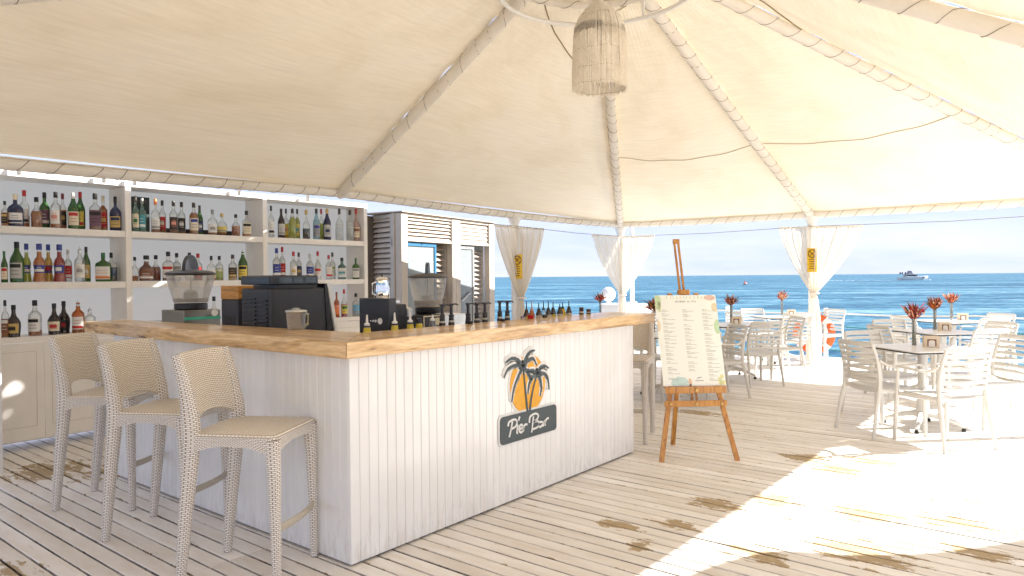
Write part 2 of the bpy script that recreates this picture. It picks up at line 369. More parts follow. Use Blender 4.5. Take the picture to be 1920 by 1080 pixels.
    def mesh(s, name, mats, smooth=35):
        me = bpy.data.meshes.new(name); me.from_pydata(s.v, [], s.f)
        for m in (mats if isinstance(mats, (list, tuple)) else [mats]): me.materials.append(m)
        me.polygons.foreach_set('material_index', s.m)
        if any(u for u in s.uv):
            ul = me.uv_layers.new(name='UVMap'); fl = []
            for f, u in zip(s.f, s.uv):
                for k in range(len(f)): fl += list(u[k]) if u else [0., 0.]
            ul.data.foreach_set('uv', fl)
        if smooth:
            me.polygons.foreach_set('use_smooth', [True]*len(me.polygons))
            me.set_sharp_from_angle(angle=R(smooth))
        me.update(); return me
    def build(s, name, mats, parent=None, smooth=35):
        return link(name, s.mesh(name, mats, smooth), parent)
def link(name, me, parent=None, loc=None, rot=None):
    o = bpy.data.objects.new(name, me); COL.objects.link(o)
    if parent is not None: o.parent = parent
    if loc: o.location = loc
    if rot: o.rotation_euler = rot
    return o
def tag(o, label=None, cat=None, group=None, kind=None):
    if label: o['label'] = label
    if cat: o['category'] = cat
    if group: o['group'] = group
    if kind: o['kind'] = kind
    return o
def thing(name, label, cat, loc=(0, 0, 0), rz=0., group=None):
    o = bpy.data.objects.new(name, None); COL.objects.link(o); o.location = loc; o.rotation_euler = (0, 0, rz); o.empty_display_size = .1
    return tag(o, label, cat, group)
def copy_tree(o, loc, rz, label):
    def cp(a, par):
        c = a.copy(); COL.objects.link(c); c.parent = par
        for ch in KIDS.get(a.name, []): cp(ch, c)
        return c
    r = cp(o, None); r.location = loc; r.rotation_euler = (0, 0, rz); r['label'] = label; return r
KIDS = {}
def note_kids(o):
    KIDS[o.name] = [c for c in COL.objects if c.parent == o]
    for c in KIDS[o.name]: KIDS[c.name] = [d for d in COL.objects if d.parent == c]
def lerp(a, b, k): return tuple(a[i]+(b[i]-a[i])*k for i in range(len(a)))
def rrect(w, d, r, n=4):
    o = []
    for cx, cy, a in ((w/2-r, d/2-r, 0), (-w/2+r, d/2-r, 90), (-w/2+r, -d/2+r, 180), (w/2-r, -d/2+r, 270)):
        for i in range(n+1): t = R(a+90*i/n); o.append((cx+r*math.cos(t), cy+r*math.sin(t)))
    return o
def smooth_path(ctrl, n=6):
    P = [Vector(p) for p in ctrl]; out = []
    for i in range(len(P)-1):
        a = P[max(i-1, 0)]; b = P[i]; c = P[i+1]; d = P[min(i+2, len(P)-1)]
        for k in range(n):
            t = k/n; out.append(.5*((2*b)+(c-a)*t+(2*a-5*b+4*c-d)*t*t+(3*b-a-3*c+d)*t**3))
    out.append(P[-1]); return out
# ================================================================== THE SETTING
SEA_Z = -1.3
m = MB(); c0 = CAM
# the sea: one sheet out to the horizon, finer near the deck
rs = [0, 6, 12, 20, 32, 50, 80, 130, 220, 400, 800, 2000, 6000, 16000]; na = 72
vs = [(0, 0, SEA_Z)]; fs = []
for r in rs[1:]:
    for i in range(na): vs.append((r*math.cos(2*PI*i/na), r*math.sin(2*PI*i/na), SEA_Z))
for i in range(na): fs.append((0, 1+i, 1+(i+1) % na))
for j in range(len(rs)-2):
    for i in range(na):
        k = (i+1) % na; fs.append((1+j*na+i, 1+(j+1)*na+i, 1+(j+1)*na+k, 1+j*na+k))
m.add(vs, fs); tag(m.build('sea', M_sea, smooth=None), kind='structure')

DX1, DY1, DY0, DX0 = 10.9, 5.75, -7.2, -3.5
m = MB(); m.box(DX0, DX1-.03, DY0, DY1, -.30, -.075)
tag(m.build('deck_underframe', M_dark), kind='structure')
m = MB(); m.box(DX1, DX1+.035, DY0, DY1, -.32, -.002, b=.003); tag(m.build('deck_fascia', M_white), kind='structure')
deck = bpy.data.objects.new('deck', None); COL.objects.link(deck); tag(deck, kind='structure')
PW = .103; cache = {}
def board(L):
    L = round(L, 2)
    if L not in cache:
        b = MB(); b.box(-.0458, .0458, 0, L, -.028, 0, b=.0034); cache[L] = b.mesh('board', M_deck, None)
    return cache[L]
nb = int((DX1-DX0)/PW)
for i in range(nb):
    x = DX1-.052-PW*i
    if x < -.02: j = .58
    elif x < 2.9: j = .25
    else: j = [-4.6, 2.3, -4.1, 3.4, 4.6][i % 5]
    for a, b_ in ((DY0, j-.002), (j+.002, DY1)):
        o = link('board', board(b_-a), deck, (x, a, random.uniform(-.0015, .0015)))
        o.rotation_euler = (0, random.uniform(-.006, .006), 0)

# the pier goes on behind and right of the lens; too far round to tell its boards apart
mb = MB(); mb.box(-16, DX0-.06, -16, DY1, -.03, 0, b=.003); mb.box(DX0-.055, DX1+.03, -16, DY0-.003, -.03, 0, b=.003); tag(mb.build('outer_deck', M_deck, smooth=None), kind='structure')
mb = MB(); mb.box(-15.9, DX1-.1, -15.9, DY1-.1, -.6, -.31); tag(mb.build('pier_base', M_dark, smooth=None), kind='structure')
# ================================================================== TENT
EZ = 2.42
tent = thing('canopy_tent', 'big cream canvas canopy on white tubes roofing the whole bar deck', 'tent', (3.05, .42, 0))
T0 = Vector((3.05, .42, 0))
def tbuild(mb, name, mats, smooth=35, kind=None):
    mb.v = [tuple(Vector(p)-T0) for p in mb.v]; o = mb.build(name, mats, tent, smooth)
    if kind: o['kind'] = kind
    return o
ends = [(3.05, 4.0), (9.66, 4.0), (9.74, .52), (9.74, -3.36), (2.81, -3.36), (-3.6, -3.36), (-3.6, .45), (-3.6, 4.0)]
zend = [2.46, 2.42, 2.41, 2.42, 2.42, 2.42, 2.42, 2.42]
def ribpt(i, k):
    e = Vector((ends[i][0], ends[i][1], zend[i])); d = (e.xy-T0.xy).normalized()
    a = Vector((T0.x+.45*d.x, T0.y+.45*d.y, 4.3)); p = a.lerp(e, k); p.z += .0*math.sin(PI*k); return p
def helix(mb, path, r, pitch, rr=.0032, ph=0., wob=.35):
    P = [Vector(p) for p in path]; out = []; L = 0; a = ph; rnd = random.Random(int(P[0].x*97+P[-1].y*31))
    dens = max(.012, pitch/9); tot = sum((P[i+1]-P[i]).length for i in range(len(P)-1)); s = 0; cur = 0
    pit = pitch
    while s < tot:
        acc = 0; i = 0
        while i < len(P)-2 and acc+(P[i+1]-P[i]).length < s: acc += (P[i+1]-P[i]).length; i += 1
        d = (P[i+1]-P[i]); k = (s-acc)/max(d.length, 1e-6); p = P[i]+d*k; d.normalize()
        sd = d.cross(Vector((0, 0, 1))).normalized(); u2 = sd.cross(d)
        out.append(p+(sd*math.cos(a)+u2*math.sin(a))*(r+rr*.6)); a += 2*PI*dens/pit; s += dens
        if a > 2*PI: a -= 2*PI; pit = pitch*(1+rnd.uniform(-wob, wob))
    mb.sweep(out, rr, 4)
# canvas panels
def panel(i, j, k):
    def fn(u, v):
        a = ribpt(i, v); b = ribpt(j, v)
        L = (b-a).length; g = min(.013/max(L, .1), .2)
        uu = g+(1-2*g)*u; p = a.lerp(b, uu)
        sag = .10*math.sin(PI*u)*math.sin(PI*min(v*1.02, 1))*(.4+.6*v)
        rip = .010*math.sin(u*PI*34+3*v)*math.exp(-v*7)+.007*math.sin(u*23+v*9)*math.sin(PI*v)*math.sin(PI*u)
        ed = min(u, 1-u)*L; puck = .011*math.sin(v*PI*(26+3*math.sin(v*7+i)))*math.exp(-ed/.16)*(1 if v < .97 else 0)+.006*math.sin((ed*7+v*31+i))*math.exp(-ed/.9)
        hemw = .05*(1-v)*math.sin(u*PI*L*2.1+i)*math.exp(-(1-v)*9)
        p = p + Vector((0, 0, .045-sag+rip+puck+hemw))
        return tuple(p)
    mb = MB(); L = (ribpt(i, 1)-ribpt(j, 1)).length
    mb.grid(fn, 64, 84, uvs=(L, 5)); tbuild(mb, 'canvas_panel', M_canvas, 80)
    if i == 0:
        fl = MB(); fl.grid(lambda a, b: tuple(Vector(fn(1-(1-a)*(.012+.085*math.sin(PI*(.12+.86*b))**.8*(1-.35*b)), .22+.76*b))+Vector((0, 0, .03))), 8, 30, uvs=(1, 3)); tbuild(fl, 'overlap_flap', M_canvas, 80)
    for va, vb, rr in k:
        sm = MB(); pts = [Vector(fn(.01+.98*q/24, va+(vb-va)*q/24+.02*math.sin(PI*q/24)))-Vector((0, 0, .008)) for q in range(25)]
        sm.sweep(pts, (rr, rr*.6), 4); tbuild(sm, 'seam', M_seam)
M_seam = plain('seam_tape', (.28, .21, .11), .8)
seams = {0: [(.04, .32, .007)], 1: [(.10, .04, .006), (.585, .60, .006)], 2: [(.60, .58, .006)], 3: [(.26, .04, .007)], 4: [(.2, .2, .008)], 5: [(.2, .2, .006)], 6: [(.2, .2, .006)], 7: [(.10, .045, .006)]}
for i in range(8): panel(i, (i+1) % 8, seams[i])
lac = MB()
for i in range(8):
    path = [tuple(ribpt(i, k/14)-Vector((0, 0, .02+.012*math.sin(PI*k/14)))) for k in range(-1, 15)]
    mb = MB(); mb.sweep(path, .060 if i else .062, 14); tbuild(mb, 'rib', M_sleeve, 60)
    lac = MB(); helix(lac, path[1:], .062, .24, .0026); tbuild(lac, 'lacing_cord', M_rope)
    # thin steel cable that runs beside the rib and shows as a bright line
    cb = MB(); cb.sweep([tuple(Vector(p)+Vector((-.05 if i in (0, 7) else .02, -.052 if i in (0,) else .05, .035))) for p in path[1:]], .009, 6); tbuild(cb, 'edge_tube', M_steel if i == 0 else M_seam)
per = ends+[ends[0]]; pz = zend+[zend[0]]
order = [(7, 0), (0, 1), (1, 2), (2, 3), (3, 4), (4, 5), (5, 6), (6, 7)]
for a, b_ in order:
    A = Vector((*ends[a], zend[a])); B = Vector((*ends[b_], zend[b_])); n = max(2, int((B-A).length/.8)); path = []
    for k in range(n+1):
        p = A.lerp(B, k/n); p.z -= .035*math.sin(PI*k/n)*(1 if n > 4 else .4); path.append(p)
    mb = MB(); mb.sweep(path, .050, 12); tbuild(mb, 'eave_beam', M_sleeve, 60)
    lac = MB(); helix(lac, path, .052, .25, .0029); tbuild(lac, 'lacing_cord', M_rope)
    # canvas hem rolled over the beam
    hm = MB(); hm.sweep([p+Vector((0, 0, .052)) for p in path], (.045, .010), 6); tbuild(hm, 'canvas_hem', M_canvas, 60)
def ringpath(r, z, n=48): return [(T0.x+r*math.cos(2*PI*i/n), T0.y+r*math.sin(2*PI*i/n), z) for i in range(n+1)]
mb = MB(); mb.sweep(ringpath(.86, 3.93), .022, 10, caps=False); tbuild(mb, 'hoop', M_white)
mb = MB(); mb.sweep(ringpath(.47, 4.24), .055, 12, caps=False); tbuild(mb, 'crown_ring', M_sleeve, 60)
mb = MB()
def fnring(u, v):
    a = 2*PI*u; r = .48+v*.62
    # follows the canvas pitch in each direction
    d = Vector((math.cos(a), math.sin(a))); return (T0.x+r*d.x, T0.y+r*d.y, 4.16-.10*v)
mb.sweep([(T0.x+.80*math.cos(2*PI*i/48), T0.y+.80*math.sin(2*PI*i/48), 4.10) for i in range(49)], .035, 10, caps=False); tbuild(mb, 'inner_ring', M_sleeve, 60)
lac = MB(); helix(lac, [(T0.x+.80*math.cos(2*PI*i/48), T0.y+.80*math.sin(2*PI*i/48), 4.10) for i in range(49)], .036, .26, .003); tbuild(lac, 'lacing_cord', M_rope)
for i in range(8):     # short hangers hold the hoop under the ribs
    d = (Vector(ends[i])-T0.xy).normalized(); p = Vector((T0.x+.86*d.x, T0.y+.86*d.y, 3.93)); q = ribpt(i, 0); e = ribpt(i, 1); L = (e.xy-q.xy).length; q = ribpt(i, (.86-.45)/L)
    mb = MB(); mb.sweep([p, q], .014, 8); tbuild(mb, 'hanger', M_white)
# crown cover over the vent, left open at the rim so a streak of sun gets in
mb = MB(); mb.lathe([(.40, 4.52), (.25, 4.66), (.02, 4.76)], 24, (T0.x, T0.y, 0)); tbuild(mb, 'crown_cover', M_canvas, 60)
# posts
posts = [(3.05, 4.03), (6.43, 4.03), (9.66, 4.0), (9.74, .52), (9.74, -3.36), (2.81, -3.36), (6.3, -3.36), (-3.6, -3.36), (-3.6, .45), (-3.6, 4.0), (-.3, 4.9)]
for (x, y) in posts[1:-1]:
    mb = MB(); z1 = EZ-.04
    mb.lathe([(.056, 0), (.056, z1-.26), (.060, z1-.20), (.075, z1-.10), (.115, z1)], 12, (x, y, 0), mi=0)
    mb.lathe([(.10, 0), (.10, .012)], 12, (x, y, 0)); tbuild(mb, 'post', M_white)

# curtains of thin voile, gathered on the posts
def curtain(label, top, tie, tdir, seed):
    rnd = random.Random(seed); t = thing('voile_curtain', label, 'curtain', (tie[0], tie[1], 0), 0, 'white voile curtains tied to the posts')
    P = [Vector(p) for p in top]; seg = [(P[i+1]-P[i]).length for i in range(len(P)-1)]; tot = sum(seg)
    def along(u):
        s = u*tot; i = 0
        while i < len(seg)-1 and s > seg[i]: s -= seg[i]; i += 1
        return P[i].lerp(P[i+1], s/seg[i]), (P[i+1]-P[i]).normalized()
    T = Vector(tie); D = Vector(tdir).normalized(); zt = T.z; nrm = D.cross(Vector((0, 0, 1)))
    nf = 15; ph = [rnd.uniform(0, 6) for _ in range(6)]
    def fn(u, v):
        if v < .62:
            k = v/.62; a, dd = along(u); e = k**1.25 if abs(u-.5) > .0 else k
            side = abs(2*u-1)
            e = k**(1.0+.45*side)                       # outer edge bellies out
            tw = .085
            b = T + D*((u-.5)*tw)
            p = Vector((a.x+(b.x-a.x)*e, a.y+(b.y-a.y)*e, a.z+(b.z-a.z)*k))
            amp = .032*(1-e*.55)*(.25+min(1, k*6)*.75)
            nr = dd.cross(Vector((0, 0, 1))).lerp(nrm, e)
            f = math.sin(u*PI*2*nf+ph[0]+1.2*math.sin(k*3+ph[1]))+.5*math.sin(u*PI*2*5.3+ph[2]+k*2)
            p += nr*f*amp + dd*.018*math.sin(u*PI*2*nf*.5+ph[3])*(1-e)
            p.z += .018*math.sin(u*PI*7)*k*(1-k)*side
            return tuple(p-Vector((tie[0], tie[1], 0)))
        k = (v-.62)/.38; w = .085+.17*(1-math.exp(-k*3.2)); b = T+D*((u-.5)*w); z = zt*(1-k)+.04*k
        amp = .03*(.45+.55*min(1, k*3)); f = math.sin(u*PI*2*6+ph[4]+k)
        p = Vector((b.x, b.y, z))+nrm*f*amp
        return tuple(p-Vector((tie[0], tie[1], 0)))
    mb = MB(); mb.grid(fn, 150, 46, uvs=(1, 1)); mb.build('voile', M_sheer, t, 80)
    # the header hem on the cord and the tie
    hb = MB(); hb.sweep([Vector(fn(q/60, .0))-Vector((0, 0, .012)) for q in range(61)], (.010, .020), 4); hb.build('header_hem', M_sleeve, t, 80)
    tb = MB(); tb.sweep([Vector((.075*math.cos(a), .075*math.sin(a), zt)) for a in [2*PI*q/20 for q in range(21)]], (.006, .016), 6, caps=False); tb.build('tie_back', M_sleeve, t)
curtain('white voile curtain tied to the post right of the shutter cabinet, its yellow notice showing', [(5.86, 3.955, 2.235), (7.10, 3.955, 2.235)], (6.46, 3.93, 1.12), (1, 0, 0), 3)
curtain('white voile curtain gathered at the corner post behind the round lamp', [(8.56, 3.955, 2.20), (9.62, 3.955, 2.20), (9.62, 3.27, 2.20)], (9.58, 3.92, 1.09), (.6, -.8, 0), 8)
curtain('white voile curtain tied low above the orange life ring', [(9.66, 1.03, 2.235), (9.66, -.27, 2.20)], (9.63, .46, 1.15), (0, -1, 0), 15)
mb = MB(); mb.sweep([(5.6, 3.95, 2.236), (6.43, 3.95, 2.235), (8.1, 3.95, 2.20), (9.63, 3.94, 2.205), (9.65, 2.3, 2.19), (9.66, .52, 2.225), (9.66, -1.4, 2.20), (9.66, -3.36, 2.24)], .005, 5)
tag(mb.build('curtain_cord', M_rope), 'thin grey cord strung between the posts carrying the curtains', 'cord')
# stop notices on two posts
def notice(label, x, y, z0, z1, w, ang):
    t = thing('warning_sign', label, 'sign', (x, y, 0), ang, 'yellow notices on the posts')
    h = z1-z0; zc = z1-w*.52
    def face(u, v): a = (u-.5)*1.6; r = w/1.6; return (r*math.cos(a)-r+.064, r*math.sin(a), z0+h*v)
    mb = MB(); mb.grid(face, 10, 2); bk = MB(); mb.build('plate', M_yellow, t)
    pr = MB()
    def onf(yy, zz, off=.003):
        r = w/1.6; a = yy/r; return (r*math.cos(a)-r+.064+off, r*math.sin(a), zz)
    rr = w*.37
    def band(p, q, wd, n=8):
        for i in range(n):
            a = lerp(p, q, i/n); b = lerp(p, q, (i+1)/n); dx, dz = b[0]-a[0], b[1]-a[1]; L = math.hypot(dx, dz) or 1; nx, nz = -dz/L*wd/2, dx/L*wd/2
            pr.add([onf(a[0]+nx, a[1]+nz), onf(b[0]+nx, b[1]+nz), onf(b[0]-nx, b[1]-nz), onf(a[0]-nx, a[1]-nz)], [(0, 1, 2, 3)])
    for i in range(24):
        a, b = 2*PI*i/24, 2*PI*(i+1)/24; band((rr*math.cos(a), zc+rr*math.sin(a)), (rr*math.cos(b), zc+rr*math.sin(b)), .013, 1)
    band((-rr*.7, zc+rr*.7), (rr*.7, zc-rr*.7), .012); band((-rr*.55, zc-rr*.5), (rr*.6, zc+rr*.55), .009)
    zz = zc-w*.56
    for i in range(5):
        k = .8-.1*(i % 2); band((-w*.36*k, zz), (w*.36*k, zz), .010); zz -= .036
    pr.build('print', plain('notice_ink', (.05, .012, .008), .6), t)
notice('yellow notice with a crossed-out circle on the post beside the shutter cabinet', 6.40, 3.958, 1.42, 1.80, .175, R(-141))
notice('yellow notice half hidden in the folds of the curtain above the life ring', 9.672, .50, 1.49, 1.87, .165, R(-162))

# shade sail of the neighbouring awning, right of the frame; its hem cuts the sunlit floor
mb = MB(); hem = smooth_path([(-4.5, -3.60, 2.45), (1.2, -3.60, 2.45), (2.9, -3.62, 2.45), (3.67, -3.82, 2.43), (3.90, -4.16, 2.42), (4.22, -4.52, 2.42), (4.75, -4.90, 2.43), (5.6, -5.4, 2.5)], 6)
n = len(hem); inner = [(p.x*.55-2.2, -4.95-.55*i/n if i < n*.8 else p.y-.45, 2.6) for i, p in enumerate(hem)]
def fs_(u, v):
    x = u*(n-1); i = min(int(x), n-2); a = hem[i].lerp(hem[i+1], x-i); b = Vector(inner[i]).lerp(Vector(inner[i+1]), x-i); return tuple(a.lerp(b, v))
t = thing('shade_sail', 'cream shade sail of the neighbouring awning, beyond the right edge', 'awning', (0, 0, 0))
mb.grid(fs_, 60, 6, uvs=(8, 2)); mb.build('sail_cloth', M_canvas, t, 60)
mb = MB(); mb.sweep([(p.x, p.y, p.z) for p in hem], .02, 6); mb.build('hem_rope', M_ropew, t)
for x in (-4.3, 5.6):
    mb = MB(); mb.sweep([(x, -3.62 if x < 0 else -5.4, 0), (x, -3.62 if x < 0 else -5.4, 2.5)], .04, 10); mb.build('pole', M_white, t)

# ================================================================== RAILING, LIFE RING, DECK-EDGE THINGS
t = thing('rope_railing', 'low rope railing of pale and teal lines along the sea edge', 'railing', (10.93, 0, 0))
for z, mm, r in ((.78, M_ropew, .013), (.55, M_teal, .012), (.13, M_teal, .012)):
    mb = MB(); ys = [4.42, 2.4, .62, -1.6, -3.9, -6.6]; pts = []
    for a, b in zip(ys, ys[1:]):
        for k in range(8): q = k/8; pts.append((0, a+(b-a)*q, z-.03*math.sin(PI*q)))
    pts.append((0, ys[-1], z)); mb.sweep(pts, r, 6); mb.build('rope', mm, t)
for y in (2.4, .62, -3.9, -6.6):
    mb = MB(); mb.box(-.03, .03, y-.03, y+.03, 0, .86, b=.005); mb.build('rail_post', M_white, t)
t = thing('life_ring', 'orange and white life ring hung on the rope railing behind the tables', 'life ring', (10.85, .80, .41))
def torus(a0, a1, R_, r, mm, name, nn=24, flat=.7):
    mb = MB(); mb.sweep([(0, R_*math.cos(a0+(a1-a0)*q/nn), R_*math.sin(a0+(a1-a0)*q/nn)) for q in range(nn+1)], (r, r*flat), 10, upv=(1, 0, 0)); return mb.build(name, mm, t)
torus(0, 2*PI, .30, .062, M_orange, 'ring', 40)
for k in range(4): torus(PI/4+PI/2*k-.14, PI/4+PI/2*k+.14, .30, .066, M_white, 'band', 6)
t = thing('mast_post', 'tall square white post at the far corner of the deck', 'post', (10.7, 4.33, 0))
mb = MB(); mb.box(-.032, .032, -.032, .032, .92, 2.43, b=.004); mb.build('upper_post', M_white, t)
mb = MB(); mb.box(-.075, .075, -.075, .075, 0, .92, b=.006); mb.build('sleeve', M_white, t)
t = thing('service_cabinet', 'low white service cabinet by the deck corner under the lamp', 'cabinet', (10.15, 4.25, 0), R(4))
mb = MB(); mb.box(-.22, .22, -.62, .35, .06, .86, b=.006); mb.build('body', M_white, t)
mb = MB(); mb.box(-.25, .25, -.66, .39, .862, .90, b=.006); mb.build('cabinet_top', M_white, t)
for k, y in enumerate((-.37, .10)):
    mb = MB(); mb.box(-.236, -.222, y-.22, y+.22, .12, .82, b=.003); d = mb.build('door', M_white, t)
    mb = MB(); mb.sweep([(-.25, y+.17, .42), (-.25, y+.17, .55)], .006, 6); mb.build('handle', M_steel, d)
t = thing('globe_lamp', 'round white globe lamp on a short stem above the service cabinet', 'lamp', (10.2, 4.60, .902))
mb = MB(); mb.lathe([(.002, .02)]+[(.148*math.sin(PI*q/14), .18-.148*math.cos(PI*q/14)) for q in range(1, 14)]+[(.002, .328)], 24); mb.build('globe', plain('opal_globe', (.82, .81, .80), .35), t, 80)
mb = MB(); mb.lathe([(.06, 0), (.06, .012), (.035, .03), (.03, .05)], 14); mb.build('foot', M_white, t)

# motor yacht far out with its wake, a red float nearer
def sea_at(d, px):   # point on the water, d metres from the lens along bearing px (tangent of the view angle)
    v = fwd.xy.normalized(); r = rt.xy.normalized(); p = CAM.xy+v*d+r*px*d; return p
p = sea_at(300, .566); t = thing('motor_yacht', 'small white motor yacht heading right, far out on the sea', 'boat', (p.x, p.y, SEA_Z), math.atan2(rt.y, rt.x))
def hullsec(x, w, z0, z1): return [(x, -w, z1), (x, -w*.8, z0), (x, w*.8, z0), (x, w, z1)]
st = [(-6, 1.7, .05, 1.25), (-3, 2.0, .0, 1.3), (1, 2.0, .0, 1.45), (4, 1.3, .1, 1.65), (6.4, .06, .9, 1.9)]
mb = MB(); vs = []; fs = []
for q in st: vs += hullsec(*q)
for j in range(len(st)-1):
    for k in range(3): fs.append((j*4+k, (j+1)*4+k, (j+1)*4+k+1, j*4+k+1))
    fs.append((j*4+3, (j+1)*4+3, (j+1)*4, j*4))
fs += [(0, 1, 2, 3), (16, 19, 18, 17)]; mb.add(vs, fs); mb.build('hull', M_boat, t, None)
mb = MB(); mb.add([(-3.6, -1.5, 1.3), (2.4, -1.4, 1.45), (1.0, -1.2, 2.45), (-3.2, -1.3, 2.45), (-3.6, 1.5, 1.3), (2.4, 1.4, 1.45), (1.0, 1.2, 2.45), (-3.2, 1.3, 2.45)], [(0, 1, 2, 3), (4, 7, 6, 5), (0, 4, 5, 1), (1, 5, 6, 2), (2, 6, 7, 3), (3, 7, 4, 0)]); mb.build('cabin', M_boat, t, None)
mb = MB(); mb.box(-3.3, 1.1, -1.46, 1.46, 1.75, 2.25); mb.build('cabin_window', M_glassd, t, None)
mb = MB(); mb.box(-5.9, .4, -1.4, 1.4, 2.46, 2.62); mb.build('flybridge', M_boat, t, None)
mb = MB(); mb.box(1.6, 4.4, -1.42, 1.42, .78, 1.08); mb.build('hull_window', M_glassd, t, None)
mb = MB(); mb.add([(-2.4, -.9, 2.6), (-.4, -.9, 2.6), (-1.0, -.6, 4.0), (-1.9, -.6, 4.0), (-2.4, .9, 2.6), (-.4, .9, 2.6), (-1.0, .6, 4.0), (-1.9, .6, 4.0)], [(0, 1, 2, 3), (4, 7, 6, 5), (1, 5, 6, 2), (2, 6, 7, 3), (3, 7, 4, 0)]); mb.build('radar_arch', plain('boat_grey', (.2, .2, .22)), t, None)
for k, x in enumerate((-5.4, -4.5, -3.2)):
    mb = MB(); mb.lathe([(.25, 2.62), (.35, 3.0), (.22, 3.4), (.05, 3.5)], 8, (x, 0, 0)); mb.build('deck_seat', M_glassd, t)
mb = MB(); mb.sweep([(1.2, 0, 2.5), (1.0, 0, 5.0)], .04, 5); mb.build('antenna', M_boat, t)
M_foam = plain('sea_foam', (.75, .80, .82), .8)
mb = MB(); rnd = random.Random(4)
for k in range(26):
    x = -7-k*1.15-rnd.uniform(0, .8); w = .35+.02*k; y = rnd.uniform(-.6, .6)
    if k in (9, 10, 15, 19, 20): continue
    mb.slab([(x+1.0*math.cos(a)*rnd.uniform(.7, 1.2), y+w*math.sin(a)) for a in [2*PI*q/8 for q in range(8)]], .0, .09, 0)
mb.slab([(6.6+1.1*math.cos(a), .8*math.sin(a)) for a in [2*PI*q/8 for q in range(8)]], .0, .3, 0)
o = mb.build('wake_foam', M_foam, None, None); o.location = (p.x, p.y, SEA_Z); o.rotation_euler = (0, 0, math.atan2(rt.y, rt.x)); tag(o, kind='stuff', label='white broken wake trailing the yacht', cat='foam')
p = sea_at(205, .329); t = thing('marker_float', 'small pale red float bobbing on the open water', 'buoy', (p.x, p.y, SEA_Z))
mb = MB(); mb.lathe([(.3, -.1), (.55, .15), (.55, .4), (.25, .7), (.08, .8), (.06, 1.3)], 12); mb.build('float_body', plain('faded_red', (.55, .12, .08), .5), t)
mb = MB(); mb.lathe([(.57, .2), (.57, .33)], 12); mb.build('stripe', M_white, t)
# ================================================================== BAR COUNTER
def at0(t): return Vector(t.location)
def wb(mb, t, name, mats, smooth=35, parent=None):   # a part modelled in world metres under a thing that is not turned
    o0 = at0(t); mb.v = [tuple(Vector(p)-o0) for p in mb.v]; return mb.build(name, mats, parent or t, smooth)
bar = thing('bar_counter', 'L-shaped white boarded bar counter with a thick oiled wooden top', 'bar counter', (0, 0, 0))
pl = {}
def plankmesh(L=1.04):
    b = MB(); b.box(0, .0603, 0, .016, .0, L, b=.0034); return b.mesh('plank', M_plank, None)
pm = plankmesh()
for i in range(47): link('plank', pm, bar, (.0615*i, 0, .012))
for i in range(44):
    o = link('plank', pm, bar, (0, .0165+.0603+.0615*i, .012)); o.rotation_euler = (0, 0, -PI/2)
pe = link('plank', pm, bar, (2.905, .018, .012)); pe.rotation_euler = (0, 0, PI/2)
for i in range(1, 5):
    o = link('plank', pm, bar, (2.905, .018+.0615*i, .012)); o.rotation_euler = (0, 0, PI/2)
mb = MB(); mb.box(.019, 2.885, .019, .32, .03, 1.05); mb.box(.019, .27, .323, 2.70, .03, 1.05); mb.build('carcass', M_white, bar, None)
mb = MB(); mb.box(.024, 2.88, .022, .31, .0, .028); mb.box(.024, .26, .33, 2.69, .0, .028); mb.build('plinth', M_dark, bar, None)
mb = MB(); mb.box(.325, 2.84, .34, .92, .86, .93, b=.004); mb.box(.275, .92, .925, 2.68, .86, .93, b=.004); mb.build('worktop', M_hpl, bar)
mb = MB(); mb.box(.34, 2.80, .34, .88, .05, .855); mb.box(.29, .88, .93, 2.64, .05, .855); mb.build('undercounter', M_white, bar, None)
k = .30
A0 = (-.062, -.062); A1 = (.40, .385); AM = lerp(A0, A1, k); g = .0012
def top(name, out, mm):
    b = MB(); b.slab(out, 1.056, 1.137, .004); b.build(name, mm, bar, 30)
top('counter_board', [A0, (3.155, -.062), (3.15, AM[1]-g), (AM[0]+g, AM[1]-g)], M_topx)
top('counter_board', [(AM[0]+g*2, AM[1]+g), (3.145, AM[1]+g), (3.12, .385), (A1[0]+g, A1[1])], M_topx)
top('counter_board', [(A0[0]-g, A0[1]+g*2), (AM[0]-g, AM[1]+g), (AM[0]-g, 3.075), (A0[0]-g, 3.08)], M_topy)
top('counter_board', [(AM[0]+g, AM[1]+g*3), (A1[0]-g, A1[1]+g*2), (.225, 3.05), (AM[0]+g, 3.07)], M_topy)

# ---- the die-cut sign on the front boards
sg = thing('bar_sign', 'die-cut Pier Bar sign with two palms over an amber sun', 'sign', (1.46, -.001, .68))
def ribbon(mb, pts, w, y, n=5, taper=False, mi=0):
    P = smooth_path([(p[0], 0, p[1]) for p in pts], n) if len(pts) > 2 else [Vector((p[0], 0, p[1])) for p in pts]; L = []; Rr = []
    for i, p in enumerate(P):
        d = (P[min(i+1, len(P)-1)]-P[max(i-1, 0)]).normalized(); nn = Vector((-d.z, 0, d.x)); ww = w(i/(len(P)-1)) if callable(w) else w
        L.append(p+nn*ww/2); Rr.append(p-nn*ww/2)
    n = len(P); vs = [(q.x, y, q.z) for q in L]+[(q.x, y, q.z) for q in Rr]+[(q.x, y+.003, q.z) for q in L]+[(q.x, y+.003, q.z) for q in Rr]
    fs = []
    for i in range(n-1):
        fs.append((i, n+i, n+i+1, i+1)); fs.append((i, i+1, 2*n+i+1, 2*n+i)); fs.append((n+i, 3*n+i, 3*n+i+1, n+i+1))
    fs.append((0, 2*n, 3*n, n)); fs.append((n-1, 2*n-1, 4*n-1, 3*n-1)); mb.add(vs, fs, mi)
